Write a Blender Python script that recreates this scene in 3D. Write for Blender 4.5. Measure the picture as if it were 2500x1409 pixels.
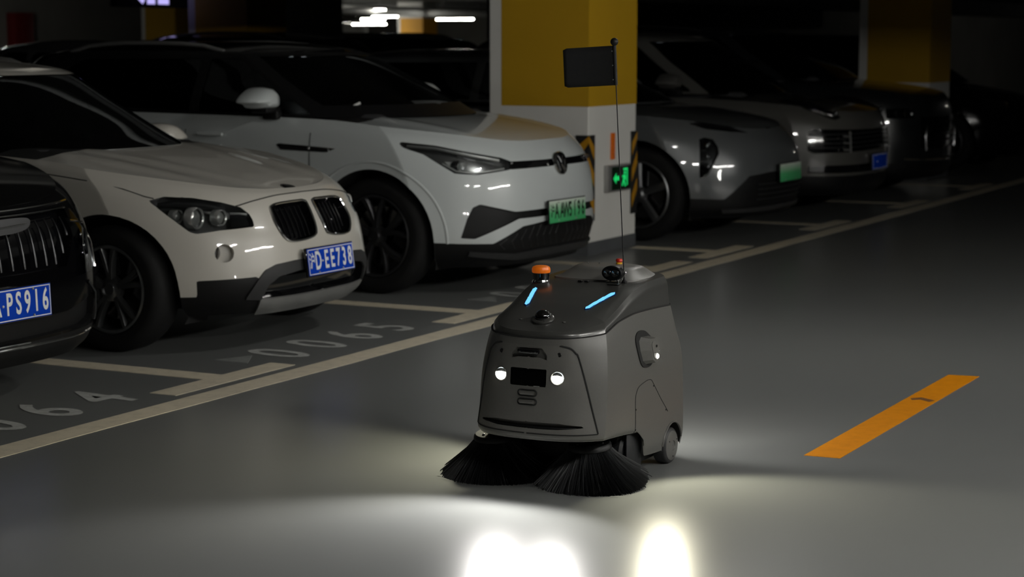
import bpy, bmesh, math, random
import numpy as np
from mathutils import Vector, Matrix

for o in list(bpy.data.objects): bpy.data.objects.remove(o)
C = bpy.context.scene.collection
SC = bpy.context.scene
random.seed(7)

# ---------------------------------------------------------------- camera (70 mm, 1.59 m high, looking across the lane)
AZ, CH = math.radians(27.5), 1.59
PITCH = math.atan((704.5-94)/4861.1)
cd = bpy.data.cameras.new('camera'); cam = bpy.data.objects.new('camera', cd); C.objects.link(cam)
cd.sensor_width = 36; cd.lens = 70; cd.clip_end = 300; cd.clip_start = .05
cam.location = (0, 0, CH)
cam.rotation_euler = (math.pi/2-PITCH, 0, AZ-math.pi/2)
cd.dof.use_dof = True; cd.dof.focus_distance = 6.9; cd.dof.aperture_fstop = 4.0
SC.camera = cam

# ---------------------------------------------------------------- world and exposure
w = bpy.data.worlds.new('world'); SC.world = w; w.use_nodes = True
w.node_tree.nodes['Background'].inputs[0].default_value = (.5, .55, .6, 1)
w.node_tree.nodes['Background'].inputs[1].default_value = .002
SC.view_settings.view_transform = 'Standard'; SC.view_settings.look = 'None'
SC.view_settings.exposure = 0.0; SC.view_settings.gamma = 1; SC.view_settings.use_curve_mapping = False
TUBE_POWER = 285.0          # emission of the ceiling tubes that are switched on
FAR_POWER = 75.0            # the tubes in the lit aisle far behind
EYE_POWER = 33.0           # robot head lamps (W, spot)
SIDE_POWER = 26.0           # robot side lamps (W, spot)
REAR_POWER = 9.0           # robot rear lamps (W, spot)
# aisle ceiling tubes, last two added far off to brighten walls: (x, y, length / 1.2 m)
TUBES = [(4.4, .6, .7), (5.8, -.2, 1), (7.6, -2.6, 1), (9.0, -2.4, 1), (10.4, -2.2, 1), (11.8, -2.4, 1), (9.4, 3.5, .4), (45, 2, .3), (27, 25, 1)]
FAR_TUBES = [(4.4, .6, .7), (5.8, -.2, 1), (7.6, -2.6, 1), (9.0, -2.4, 1), (10.4, -2.2, 1), (11.8, -2.4, 1), (9.4, 3.5, .4), (45, 2, .3), (27, 25, 1)]

# ---------------------------------------------------------------- materials
def nodes_of(m): return m.node_tree.nodes, m.node_tree.links
def mat(name, col, rough=.5, metal=0., coat=0., spec=.5, emit=None, estr=0., noise=None, bump=None, alpha=None, trans=0., coatr=.03):
    m = bpy.data.materials.new(name); m.use_nodes = True
    n, l = nodes_of(m); p = n['Principled BSDF']
    p.inputs['Base Color'].default_value = (*col, 1); p.inputs['Roughness'].default_value = rough
    p.inputs['Metallic'].default_value = metal; p.inputs['Specular IOR Level'].default_value = spec
    p.inputs['Coat Weight'].default_value = coat; p.inputs['Coat Roughness'].default_value = coatr
    p.inputs['Transmission Weight'].default_value = trans
    if emit: p.inputs['Emission Color'].default_value = (*emit, 1); p.inputs['Emission Strength'].default_value = estr
    if noise:                                            # (scale, amount) soft blotches of wear
        tc = n.new('ShaderNodeTexCoord'); tx = n.new('ShaderNodeTexNoise'); tx.inputs['Scale'].default_value = noise[0]; tx.inputs['Detail'].default_value = 6
        l.new(tc.outputs['Object'], tx.inputs['Vector'])
        r = n.new('ShaderNodeMapRange'); r.inputs[1].default_value = .3; r.inputs[2].default_value = .7
        r.inputs[3].default_value = 1-noise[1]; r.inputs[4].default_value = 1+noise[1]
        l.new(tx.outputs['Fac'], r.inputs[0])
        mx = n.new('ShaderNodeVectorMath'); mx.operation = 'SCALE'; mx.inputs[0].default_value = col
        l.new(r.outputs[0], mx.inputs['Scale']); l.new(mx.outputs[0], p.inputs['Base Color'])
    if bump:
        tc = n.new('ShaderNodeTexCoord'); tx = n.new('ShaderNodeTexNoise'); tx.inputs['Scale'].default_value = bump[0]; tx.inputs['Detail'].default_value = 3
        b = n.new('ShaderNodeBump'); b.inputs['Strength'].default_value = bump[1]; b.inputs['Distance'].default_value = .01
        l.new(tc.outputs['Object'], tx.inputs['Vector']); l.new(tx.outputs['Fac'], b.inputs['Height']); l.new(b.outputs[0], p.inputs['Normal'])
    return m

def glass_mat(name, tint, rough=.02):
    """tinted car glass: dark see-through with a clear surface reflection"""
    m = bpy.data.materials.new(name); m.use_nodes = True
    n, l = nodes_of(m); n.remove(n['Principled BSDF'])
    t = n.new('ShaderNodeBsdfTransparent'); t.inputs[0].default_value = (*tint, 1)
    g = n.new('ShaderNodeBsdfGlossy'); g.inputs['Roughness'].default_value = rough; g.inputs['Color'].default_value = (.9, .95, 1, 1)
    f = n.new('ShaderNodeFresnel'); f.inputs[0].default_value = 1.5
    x = n.new('ShaderNodeMixShader'); l.new(f.outputs[0], x.inputs[0]); l.new(t.outputs[0], x.inputs[1]); l.new(g.outputs[0], x.inputs[2])
    l.new(x.outputs[0], n['Material Output'].inputs[0]); return m

def emit_mat(name, col, s):
    m = bpy.data.materials.new(name); m.use_nodes = True
    n, l = nodes_of(m); n.remove(n['Principled BSDF'])
    e = n.new('ShaderNodeEmission'); e.inputs[0].default_value = (*col, 1); e.inputs[1].default_value = s
    l.new(e.outputs[0], n['Material Output'].inputs[0]); return m

def floor_mat():
    m = bpy.data.materials.new('epoxy_floor'); m.use_nodes = True
    n, l = nodes_of(m); p = n['Principled BSDF']; tc = n.new('ShaderNodeTexCoord')
    a = n.new('ShaderNodeTexNoise'); a.inputs['Scale'].default_value = .55; a.inputs['Detail'].default_value = 2; a.inputs['Roughness'].default_value = .5
    b = n.new('ShaderNodeTexNoise'); b.inputs['Scale'].default_value = 3; b.inputs['Detail'].default_value = 1
    l.new(tc.outputs['Object'], a.inputs['Vector']); l.new(tc.outputs['Object'], b.inputs['Vector'])
    mx = n.new('ShaderNodeMix'); mx.inputs[0].default_value = .25; l.new(a.outputs['Fac'], mx.inputs[2]); l.new(b.outputs['Fac'], mx.inputs[3])
    r = n.new('ShaderNodeValToRGB'); e = r.color_ramp.elements
    e[0].position = .2; e[0].color = (.166, .173, .172, 1); e[1].position = .8; e[1].color = (.188, .193, .186, 1)
    l.new(mx.outputs[0], r.inputs[0])
    # faint curved scuffs
    mp = n.new('ShaderNodeMapping'); mp.inputs['Scale'].default_value = (.5, 3.2, 1); mp.inputs['Rotation'].default_value = (0, 0, .35)
    l.new(tc.outputs['Object'], mp.inputs[0]); s = n.new('ShaderNodeTexNoise'); s.inputs['Scale'].default_value = 5; s.inputs['Detail'].default_value = 2; s.inputs['Distortion'].default_value = .6
    l.new(mp.outputs[0], s.inputs['Vector'])
    sr = n.new('ShaderNodeMapRange'); sr.inputs[1].default_value = .62; sr.inputs[2].default_value = .74; sr.inputs[3].default_value = 1; sr.inputs[4].default_value = .985
    l.new(s.outputs['Fac'], sr.inputs[0]); v = n.new('ShaderNodeVectorMath'); v.operation = 'SCALE'; l.new(r.outputs[0], v.inputs[0]); l.new(sr.outputs[0], v.inputs['Scale'])
    l.new(v.outputs[0], p.inputs['Base Color'])
    rr = n.new('ShaderNodeMapRange'); rr.inputs[1].default_value = .2; rr.inputs[2].default_value = .8; rr.inputs[3].default_value = .27; rr.inputs[4].default_value = .30
    l.new(mx.outputs[0], rr.inputs[0]); l.new(rr.outputs[0], p.inputs['Roughness'])
    p.inputs['Specular IOR Level'].default_value = .42
    bb = n.new('ShaderNodeBump'); bb.inputs['Strength'].default_value = .012; bb.inputs['Distance'].default_value = .004
    l.new(b.outputs['Fac'], bb.inputs['Height']); l.new(bb.outputs[0], p.inputs['Normal'])
    return m

def paint_mat(name, col, wear, spec=.3, rough=.5):
    """floor paint, scuffed through here and there"""
    m = mat(name, col, rough, spec=spec); n, l = nodes_of(m); p = n['Principled BSDF']
    tc = n.new('ShaderNodeTexCoord'); t = n.new('ShaderNodeTexNoise'); t.inputs['Scale'].default_value = 14; t.inputs['Detail'].default_value = 8; t.inputs['Roughness'].default_value = .7
    l.new(tc.outputs['Object'], t.inputs['Vector'])
    r = n.new('ShaderNodeValToRGB'); e = r.color_ramp.elements
    e[0].position = .30; e[0].color = tuple(c*wear for c in col)+(1,); e[1].position = .55; e[1].color = (*col, 1)
    l.new(t.outputs['Fac'], r.inputs[0]); l.new(r.outputs[0], p.inputs['Base Color']); return m

M = dict(
    floor=floor_mat(),
    ceiling=mat('ceiling_concrete', (.13, .13, .125), .9, noise=(2, .15)),
    wall=mat('wall_plaster', (.30, .29, .26), .9, noise=(.8, .12)),
    white_wall=mat('white_plaster', (.78, .77, .73), .75, noise=(1.5, .06), bump=(60, .05)),
    yellow=mat('yellow_wall_paint', (.56, .32, .008), .6, noise=(1.2, .06), bump=(60, .05)),
    orange_wall=mat('orange_wall_paint', (.75, .36, .02), .6, noise=(1.2, .06)),
    grey_base=mat('grey_skirting_paint', (.10, .105, .11), .6, noise=(4, .1)),
    line=paint_mat('cream_line_paint', (.74, .66, .51), .8),
    number=paint_mat('grey_number_paint', (.52, .53, .51), .6),
    faint=paint_mat('faded_number_paint', (.27, .28, .27), .7),
    scuff=mat('rubber_scuff', (.16, .055, .004), .7, noise=(30, .3)),
    orange=paint_mat('orange_line_paint', (.68, .235, .0015), .85, .12, .6),
    bmw=mat('warm_white_lacquer', (.58, .555, .50), .32, coat=1, noise=(3, .015)),
    vw=mat('cool_white_lacquer', (.57, .605, .605), .32, coat=1, noise=(3, .015)),
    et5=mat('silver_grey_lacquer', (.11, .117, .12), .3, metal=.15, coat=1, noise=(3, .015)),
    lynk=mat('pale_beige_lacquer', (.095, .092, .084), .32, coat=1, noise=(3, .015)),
    black_car=mat('black_lacquer', (.003, .003, .0035), .10, spec=.15, noise=(3, .02)),
    dark_car=mat('charcoal_lacquer', (.010, .011, .012), .3, coat=1, noise=(3, .02)),
    grey_car=mat('dark_silver_lacquer', (.06, .06, .062), .3, coat=1, noise=(3, .02)),
    plastic=mat('black_plastic', (.006, .006, .0065), .5, spec=.3, noise=(30, .1)),
    gplastic=mat('dark_grey_plastic', (.030, .030, .031), .5, spec=.35, noise=(30, .08)),
    gloss=mat('gloss_black_trim', (.004, .004, .005), .08, coat=.6, noise=(30, .05)),
    silver=mat('satin_silver_trim', (.42, .42, .41), .35, metal=.7, noise=(20, .04)),
    chrome=mat('chrome', (.72, .72, .72), .08, metal=1, noise=(10, .02)),
    dchrome=mat('dark_chrome', (.30, .30, .31), .18, metal=1, noise=(10, .02)),
    ribm=mat('dark_rib_metal', (.06, .06, .063), .34, metal=1, noise=(10, .03)),
    rubber=mat('tyre_rubber', (.006, .006, .006), .8, spec=.25, noise=(25, .2), bump=(90, .1)),
    alloy=mat('alloy_wheel', (.22, .225, .23), .28, metal=.9, noise=(10, .03)),
    dalloy=mat('dark_alloy_wheel', (.055, .055, .058), .35, metal=.8, noise=(10, .03)),
    under=mat('underbody', (.008, .008, .008), .9, noise=(9, .2)),
    glass=glass_mat('tinted_glass', (.10, .11, .11)),
    clear=glass_mat('lamp_glass', (.86, .88, .88), .03),
    lamp_in=mat('lamp_housing', (.30, .30, .30), .22, metal=.85, noise=(20, .05)),
    lamp_white=mat('lamp_reflector', (.72, .72, .70), .22, metal=.55, noise=(20, .04)),
    seat=mat('seat_fabric', (.03, .03, .032), .85, noise=(20, .15)),
    paper=mat('white_paper', (.7, .7, .68), .8, noise=(30, .05)),
    shut=mat('panel_gap', (.01, .01, .01), .9, noise=(9, .1)),
    pblue=mat('plate_blue', (.001, .045, .44), .6, spec=.1, noise=(40, .05)),
    pgreen=None, pwhite=mat('plate_lettering_white', (.80, .82, .84), .45, noise=(40, .03)),
    pblack=mat('plate_lettering_black', (.01, .02, .012), .5, noise=(40, .05)),
    robot=mat('robot_grey_shell', (.096, .094, .087), .42, coat=.15, coatr=.3, noise=(160, .04), bump=(900, .02)),
    cover=mat('robot_dark_cover', (.048, .048, .045), .28, coat=.3, coatr=.15, noise=(160, .04)),
    robot_d=mat('robot_dark_panel', (.115, .112, .104), .45, noise=(160, .04)),
    bristle=mat('black_bristle', (.006, .0065, .008), .6, noise=(50, .3)),
    amber=mat('amber_beacon', (.95, .22, .01), .35, trans=.25, noise=(20, .05), emit=(1, .22, .01), estr=.12),
    red=mat('red_plastic', (.62, .03, .015), .35, noise=(20, .05)),
    yplastic=mat('yellow_plastic', (.75, .42, .03), .4, noise=(20, .05)),
    dome=mat('black_dome', (.002, .002, .002), .03, coat=1, noise=(20, .05)),
    eye=emit_mat('headlamp_led', (1, .97, .84), 6.5), eye_dim=mat('headlamp_reflector', (.55, .54, .50), .15, metal=.9, noise=(40, .05)),
    cyan=emit_mat('cyan_light_bar', (.17, .60, 1.0), 1.25),
    cyan_glow=mat('blue_diffuser', (.002, .02, .10), .3, noise=(20, .05)),
    flag=mat('black_flag_cloth', (.012, .012, .013), .8, noise=(60, .15)),
    tube=emit_mat('fluorescent_tube', (1, .985, .93), TUBE_POWER), far_tube=emit_mat('far_fluorescent_tube', (1, .98, .88), FAR_POWER),
    fixture=mat('white_lamp_housing', (.55, .55, .53), .5, noise=(10, .04)),
    exit=emit_mat('exit_sign_green', (.02, 1, .22), .55),
    exit_bg=mat('exit_sign_panel', (.004, .02, .008), .3, noise=(20, .1)),
    reflector=mat('orange_reflector', (.85, .17, .01), .35, noise=(60, .08)),
    led_sign=emit_mat('lavender_led', (.55, .48, 1.0), 1.0),
    red_box=mat('red_cabinet', (.20, .012, .012), .5, noise=(10, .05)),
    glint=emit_mat('white_glint_glow', (1, .98, .92), 2.2),
    hazard=mat('guard_yellow', (.50, .24, .008), .5, noise=(30, .08)), hazard_b=mat('guard_black', (.012, .012, .012), .6, noise=(30, .1)),
)
def plate_green():
    m = mat('plate_green', (.1, .5, .2), .4); n, l = nodes_of(m); p = n['Principled BSDF']
    tc = n.new('ShaderNodeTexCoord'); s = n.new('ShaderNodeSeparateXYZ'); l.new(tc.outputs['Generated'], s.inputs[0])
    r = n.new('ShaderNodeValToRGB'); e = r.color_ramp.elements
    e[0].position = 0; e[0].color = (.05, .40, .14, 1); e[1].position = 1; e[1].color = (.62, .68, .60, 1)
    k = e.new(.45); k.color = (.09, .46, .18, 1)
    l.new(s.outputs['Z'], r.inputs[0]); l.new(r.outputs[0], p.inputs['Base Color']); return m
M['pgreen'] = plate_green()

# ---------------------------------------------------------------- mesh helpers
def link(name, me, parent=None, m=None):
    o = bpy.data.objects.new(name, me); C.objects.link(o)
    if m is not None and len(me.materials) == 0: me.materials.append(M[m] if isinstance(m, str) else m)
    if parent is not None: o.parent = parent
    return o
def mesh(verts, faces, smooth=True, weld=True):
    me = bpy.data.meshes.new('mesh'); me.from_pydata([tuple(map(float, v)) for v in verts], [], [tuple(int(i) for i in f) for f in faces])
    bm = bmesh.new(); bm.from_mesh(me)
    if weld: bmesh.ops.remove_doubles(bm, verts=bm.verts, dist=1e-5); bmesh.ops.dissolve_degenerate(bm, edges=bm.edges, dist=1e-6)
    for f in bm.faces: f.smooth = smooth
    bm.to_mesh(me); bm.free()
    if smooth:
        try: me.set_sharp_from_angle(angle=math.radians(38))
        except Exception: pass
    me.update(); return me
class MB:
    """collects simple shapes for ONE part"""
    def __init__(s): s.v = []; s.f = []
    def add(s, v, f):
        k = len(s.v); s.v += [tuple(map(float, p)) for p in v]; s.f += [tuple(i+k for i in q) for q in f]; return s
    def box(s, c, d, rz=0, rx=0, ry=0, bev=0):
        R = Matrix.Rotation(rz, 3, 'Z') @ Matrix.Rotation(ry, 3, 'Y') @ Matrix.Rotation(rx, 3, 'X')
        bm = bmesh.new(); bmesh.ops.create_cube(bm, size=1)
        for v in bm.verts: v.co = Vector((v.co.x*d[0], v.co.y*d[1], v.co.z*d[2]))
        if bev: bmesh.ops.bevel(bm, geom=bm.edges, offset=bev, segments=2, affect='EDGES', profile=.5)
        bm.verts.index_update()
        s.add([tuple(R @ v.co + Vector(c)) for v in bm.verts], [[v.index for v in f.verts] for f in bm.faces]); bm.free(); return s
    def tube(s, path, r, n=8, closed=False, cap=True):
        P = [Vector(p) for p in path]; m = len(P); rings = []
        rr = r if isinstance(r, (list, tuple)) else [r]*m
        up = None
        for i in range(m):
            a = P[i-1] if (i > 0 or closed) else P[i]; b = P[(i+1) % m] if (i < m-1 or closed) else P[i]
            t = (b-a).normalized()
            if up is None: up = Vector((0, 0, 1)) if abs(t.z) < .9 else Vector((1, 0, 0))
            x = t.cross(up).normalized(); y = x.cross(t).normalized(); up = y
            rings.append([P[i]+(x*math.cos(k*2*math.pi/n)+y*math.sin(k*2*math.pi/n))*rr[i] for k in range(n)])
        v = [p for q in rings for p in q]; f = []
        for i in range(m if closed else m-1):
            for k in range(n):
                i2 = (i+1) % m; f.append((i*n+k, i*n+(k+1) % n, i2*n+(k+1) % n, i2*n+k))
        if cap and not closed: f.append(tuple(range(n))[::-1]); f.append(tuple((m-1)*n+k for k in range(n)))
        return s.add(v, f)
    def lathe(s, prof, n=32, axis='Z', c=(0, 0, 0)):
        """prof: (radius, height) pairs"""
        v = []; f = []
        for r, h in prof:
            for k in range(n):
                a = 2*math.pi*k/n; p = (r*math.cos(a), r*math.sin(a), h)
                if axis == 'X': p = (h, r*math.cos(a), r*math.sin(a))
                if axis == 'Y': p = (r*math.cos(a), h, r*math.sin(a))
                v.append((p[0]+c[0], p[1]+c[1], p[2]+c[2]))
        for i in range(len(prof)-1):
            for k in range(n): f.append((i*n+k, i*n+(k+1) % n, (i+1)*n+(k+1) % n, (i+1)*n+k))
        return s.add(v, f)
    def prism(s, poly, fn, t0, t1):
        """closed 2-D outline pushed from depth t0 to t1; fn(a, b, t) -> xyz"""
        n = len(poly)
        v = [fn(a, b, t0) for a, b in poly]+[fn(a, b, t1) for a, b in poly]
        f = [tuple(range(n))[::-1], tuple(range(n, 2*n))]+[(i, (i+1) % n, n+(i+1) % n, n+i) for i in range(n)]
        return s.add(v, f)
    def ball(s, c, r, seg=16, rings=10, sc=(1, 1, 1), zmin=-1):
        v = []; f = []
        lo = math.asin(max(-1, zmin))
        for i in range(rings+1):
            a = lo+(math.pi/2-lo)*i/rings
            for k in range(seg):
                b = 2*math.pi*k/seg; v.append((c[0]+r*sc[0]*math.cos(a)*math.cos(b), c[1]+r*sc[1]*math.cos(a)*math.sin(b), c[2]+r*sc[2]*math.sin(a)))
        for i in range(rings):
            for k in range(seg): f.append((i*seg+k, i*seg+(k+1) % seg, (i+1)*seg+(k+1) % seg, (i+1)*seg+k))
        return s.add(v, f)
    def build(s, name, m, parent=None, smooth=True):
        me = mesh(s.v, s.f, smooth)
        bm = bmesh.new(); bm.from_mesh(me); bmesh.ops.recalc_face_normals(bm, faces=bm.faces); bm.to_mesh(me); bm.free()
        return link(name, me, parent, m)
def thing(name, label, cat, loc=(0, 0, 0), rz=0, group=None):
    o = bpy.data.objects.new(name, None); C.objects.link(o); o.empty_display_size = .2
    o.location = loc; o.rotation_euler = (0, 0, rz); o['label'] = label; o['category'] = cat
    if group: o['group'] = group
    return o
def tag(o, label, cat, group=None):
    o['label'] = label; o['category'] = cat
    if group: o['group'] = group
    return o
def struct(o): o['kind'] = 'structure'; return o
def text_mesh(txt, size=1., sx=1., bold=0., depth=0.):
    cu = bpy.data.curves.new('txt', 'FONT'); cu.body = txt; cu.size = size; cu.align_x = 'CENTER'; cu.align_y = 'CENTER'; cu.offset = bold; cu.extrude = depth; cu.resolution_u = 4
    o = bpy.data.objects.new('txt', cu); C.objects.link(o)
    dg = bpy.context.evaluated_depsgraph_get(); me = bpy.data.meshes.new_from_object(o.evaluated_get(dg))
    bpy.data.objects.remove(o); me.materials.clear()
    for v in me.vertices: v.co.x *= sx
    return me
def smooth_loop(pts, n=6): return [tuple(p) for p in smooth_poly(pts, n)]

# ---------------------------------------------------------------- lofted shells (numpy)
def pchip(pts, x):
    """smooth monotone interpolation through (x, y) pairs"""
    X = np.array([p[0] for p in pts], float); Y = np.array([p[1] for p in pts], float)
    x = np.clip(np.asarray(x, float), X[0], X[-1])
    if len(X) == 1: return np.full_like(x, Y[0])
    if len(X) == 2: return Y[0] + (Y[1]-Y[0])*(x-X[0])/(X[1]-X[0])
    h = np.diff(X); d = np.diff(Y)/h
    m = np.zeros(len(X)); m[0] = d[0]; m[-1] = d[-1]
    for i in range(1, len(X)-1):
        if d[i-1]*d[i] > 0:
            w1 = 2*h[i]+h[i-1]; w2 = h[i]+2*h[i-1]
            m[i] = (w1+w2)/(w1/d[i-1]+w2/d[i])
    i = np.clip(np.searchsorted(X, x, side='right')-1, 0, len(X)-2)
    t = (x-X[i])/h[i]
    return ((1+2*t)*(1-t)**2*Y[i] + t*(1-t)**2*h[i]*m[i] + t*t*(3-2*t)*Y[i+1] + t*t*(t-1)*h[i]*m[i+1])

def val(v, u):
    return pchip(v, u) if isinstance(v, (list, tuple)) else np.full_like(np.asarray(u, float), v)

def rail_points(r, nf, ns, nr):
    """half outline (x >= 0) front centre -> side -> rear centre. r: u0 b c p | u1 br cr pr | W | z"""
    W0 = float(val(r['W'], np.array([r['u0']+r['b']+r['c']]))[0])
    t = np.linspace(0, 1, nf)
    q = np.sin(t*math.pi/2)**.82*.35 + .65*(1-(1-t)**1.7)
    q = q/q[-1]
    uf = r['u0'] + r['b']*q**2 + r['c']*q**r['p']
    xf = q*W0
    br, cr, pr = r.get('br', .12), r.get('cr', .3), r.get('pr', 5)
    uend = r['u1']-br-cr
    us = np.linspace(uf[-1], uend, ns+2)[1:-1]
    xs = val(r['W'], us)
    W1 = float(val(r['W'], np.array([uend]))[0])
    tr = np.linspace(1, 0, nr)
    qr = 1-(1-tr)**1.6
    ur = r['u1'] - br*qr**2 - cr*qr**pr
    xr = qr*W1
    u = np.concatenate([uf, us, ur]); x = np.concatenate([xf, xs, xr])
    return np.stack([x, u, val(r['z'], u)], 1)

def catmull(P, sub):
    """P [R,K,3] -> dense along the first axis"""
    R = len(P); out = []
    for i in range(R-1):
        p0 = P[i-1] if i > 0 else 2*P[i]-P[i+1]
        p1, p2 = P[i], P[i+1]
        p3 = P[i+2] if i+2 < R else 2*P[i+1]-P[i]
        n = sub[i] if isinstance(sub, (list, tuple)) else sub
        for j in range(n):
            t = j/n
            out.append(.5*((2*p1)+(-p0+p2)*t+(2*p0-5*p1+4*p2-p3)*t*t+(-p0+3*p1-3*p2+p3)*t**3))
    out.append(P[-1]); return np.array(out)

class Shell:
    """ring grid: rows (bottom to top) x columns (once round the car)"""
    def __init__(s, rails, nf=40, ns=70, nr=14, sub=6, mod=None):
        H = np.array([rail_points(r, nf, ns, nr) for r in rails])
        H = catmull(H, sub)
        if mod is not None: H = mod(H)
        L = H[:, 1:-1][:, ::-1].copy(); L[..., 0] *= -1
        s.G = np.concatenate([H, L], 1)          # columns: front centre, +x side, rear centre, -x side
        s.R, s.K = s.G.shape[:2]
        s.top = H[-1]
        d = np.linalg.norm(np.diff(H, axis=1), axis=2)
        a = np.concatenate([np.zeros((s.R, 1)), np.cumsum(d, 1)], 1)
        s.S = np.concatenate([a, a[:, 1:-1][:, ::-1]], 1)   # arc length from the front centre
        s.lab = np.zeros((s.R-1, s.K), int)
        s.names = ['body']
    def grad(s, f):
        gi = np.gradient(f, axis=0)
        gj = (np.roll(f, -1, 1)-np.roll(f, 1, 1))/2
        return gi, gj
    def field(s, kind):
        if kind == 'S': return s.G[..., 1]
        if kind == 'F': return np.abs(s.G[..., 0])
        return np.abs(s.G[..., 0])+s.G[..., 1]
    def region(s, name, poly, kind='P', lo=None, hi=None, only=None):
        """label every cell whose centre lies in the polygon (field, z); slide the border vertices onto it"""
        f = s.field(kind); z = s.G[..., 2]; poly = np.array(poly, float)
        nxt = lambda A: np.roll(A, -1, 1)
        cf = (f[:-1]+f[1:]+nxt(f)[:-1]+nxt(f)[1:])/4; cz = (z[:-1]+z[1:]+nxt(z)[:-1]+nxt(z)[1:])/4
        u = s.G[..., 1]; cu = (u[:-1]+u[1:]+nxt(u)[:-1]+nxt(u)[1:])/4
        ins = inpoly(cf, cz, poly)
        if kind == 'F' and hi is None: hi = (u.max()+u.min())/2
        if lo is not None: ins &= cu > lo
        if hi is not None: ins &= cu < hi
        if only is not None: ins &= (s.lab == s.names.index(only))
        s.names.append(name); k = len(s.names)-1
        s.lab[ins] = k
        # vertices with both kinds of neighbour
        I = np.zeros((s.R, s.K), int); O = np.zeros((s.R, s.K), int)
        for dr in (0, 1):
            for dc in (0, 1):
                A = np.roll(ins, dc, 1).astype(int)
                I[dr:s.R-1+dr] += A; O[dr:s.R-1+dr] += 1-A
        bd = np.argwhere((I > 0) & (O > 0))
        if len(bd) == 0: return
        fi, fj = s.grad(f); zi, zj = s.grad(z)
        Gi = np.gradient(s.G, axis=0); Gj = (np.roll(s.G, -1, 1)-np.roll(s.G, 1, 1))/2
        pts = np.array([(f[i, j], z[i, j]) for i, j in bd])
        near = nearest_on(poly, pts)
        for v in poly:                                   # sharp corners
            d = np.linalg.norm(pts-v, axis=1)
            if d.min() < .02: near[d.argmin()] = v
        newG = s.G.copy()
        for (i, j), p, t in zip(bd, pts, near):
            J = np.array([[fi[i, j], fj[i, j]], [zi[i, j], zj[i, j]]])
            if abs(np.linalg.det(J)) < 1e-9: continue
            d = np.linalg.solve(J, t-p)
            m = np.abs(d).max()
            if m > 1.2: d *= 1.2/m
            newG[i, j] = s.G[i, j] + d[0]*Gi[i, j] + d[1]*Gj[i, j]
        s.G = newG
    def faces(s, k):
        out = []
        for i, j in np.argwhere(s.lab == k):
            j2 = (j+1) % s.K
            out.append((i*s.K+j, i*s.K+j2, (i+1)*s.K+j2, (i+1)*s.K+j))
        return out
    def normals(s):
        Gi = np.gradient(s.G, axis=0); Gj = (np.roll(s.G, -1, 1)-np.roll(s.G, 1, 1))/2
        n = np.cross(Gj, Gi); n /= np.maximum(np.linalg.norm(n, axis=2, keepdims=True), 1e-9)
        return n
    def at(s, fv, zv, kind='P', side=-1):
        """surface point and outward normal at (field, z)"""
        f = s.field(kind); n = s.K//2+1
        cols = list(range(0, n)) if side > 0 else [0]+list(range(s.K-1, n-2, -1))
        P = s.G[:, cols]; F = f[:, cols]; N = s.normals()[:, cols]
        d = (F-fv)**2+(P[..., 2]-zv)**2
        if kind == 'F': d = d + np.where(P[..., 1] > (s.G[..., 1].max()+s.G[..., 1].min())/2, 9, 0)
        i, j = np.unravel_index(d.argmin(), d.shape)
        best = None
        i = min(max(i, 1), P.shape[0]-2); j = min(max(j, 1), P.shape[1]-2)
        J = np.array([[(F[i+1, j]-F[i-1, j])/2, (F[i, j+1]-F[i, j-1])/2], [(P[i+1, j, 2]-P[i-1, j, 2])/2, (P[i, j+1, 2]-P[i, j-1, 2])/2]])
        p = P[i, j].copy()
        if abs(np.linalg.det(J)) > 1e-9:
            dd = np.clip(np.linalg.solve(J, np.array([fv-F[i, j], zv-P[i, j, 2]])), -1.5, 1.5)
            p = p + dd[0]*(P[i+1, j]-P[i-1, j])/2 + dd[1]*(P[i, j+1]-P[i, j-1])/2
        return p, N[i, j]

def inpoly(x, y, poly):
    ins = np.zeros(np.shape(x), bool); n = len(poly)
    for a in range(n):
        x1, y1 = poly[a]; x2, y2 = poly[(a+1) % n]
        if y1 == y2: continue
        c = ((y1 > y) != (y2 > y)) & (x < (x2-x1)*(y-y1)/(y2-y1)+x1)
        ins ^= c
    return ins

def nearest_on(poly, pts):
    A = poly; B = np.roll(poly, -1, 0); best = np.full(len(pts), 1e9); res = pts.copy()
    for a, b in zip(A, B):
        ab = b-a; t = np.clip(((pts-a)@ab)/max(ab@ab, 1e-12), 0, 1)
        q = a+t[:, None]*ab; d = np.linalg.norm(pts-q, axis=1)
        m = d < best; best[m] = d[m]; res[m] = q[m]
    return res

def smooth_poly(pts, n=6, closed=True):
    """Catmull-Rom through the points"""
    P = np.array(pts, float); m = len(P); out = []
    for i in range(m if closed else m-1):
        p1, p2 = P[i], P[(i+1) % m]
        p0 = P[i-1] if (closed or i > 0) else 2*p1-p2
        p3 = P[(i+2) % m] if (closed or i+2 < m) else 2*p2-p1
        for j in range(n):
            t = j/n
            out.append(.5*((2*p1)+(-p0+p2)*t+(2*p0-5*p1+4*p2-p3)*t*t+(-p0+3*p1-3*p2+p3)*t**3))
    if not closed: out.append(P[-1])
    return np.array(out)

def cap_grid(half, zc, n=22, pw=2.0, bump=None):
    """panel between the two sides of a ring: rows of constant u, crowned to the centre profile zc(u)"""
    rows = []
    t = np.linspace(-1, 1, 2*n+1)
    q = np.sign(t)*np.abs(t)**.9
    for x, u, z in half:
        c = float(val(zc, np.array([u]))[0])
        zz = z+(c-z)*(1-np.abs(q)**pw)
        X = q*x
        if bump is not None: zz = zz+bump(X, u)*(1-np.abs(q)**8)
        rows.append(np.stack([X, np.full_like(q, u), zz], 1))
    return np.array(rows)

def rl(u0, b, c, p, W, z, u1, br=.12, cr=.3, pr=5):
    return dict(u0=u0, b=b, c=c, p=p, W=W, z=z, u1=u1, br=br, cr=cr, pr=pr)

def zs(*p): return list(p)

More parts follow.
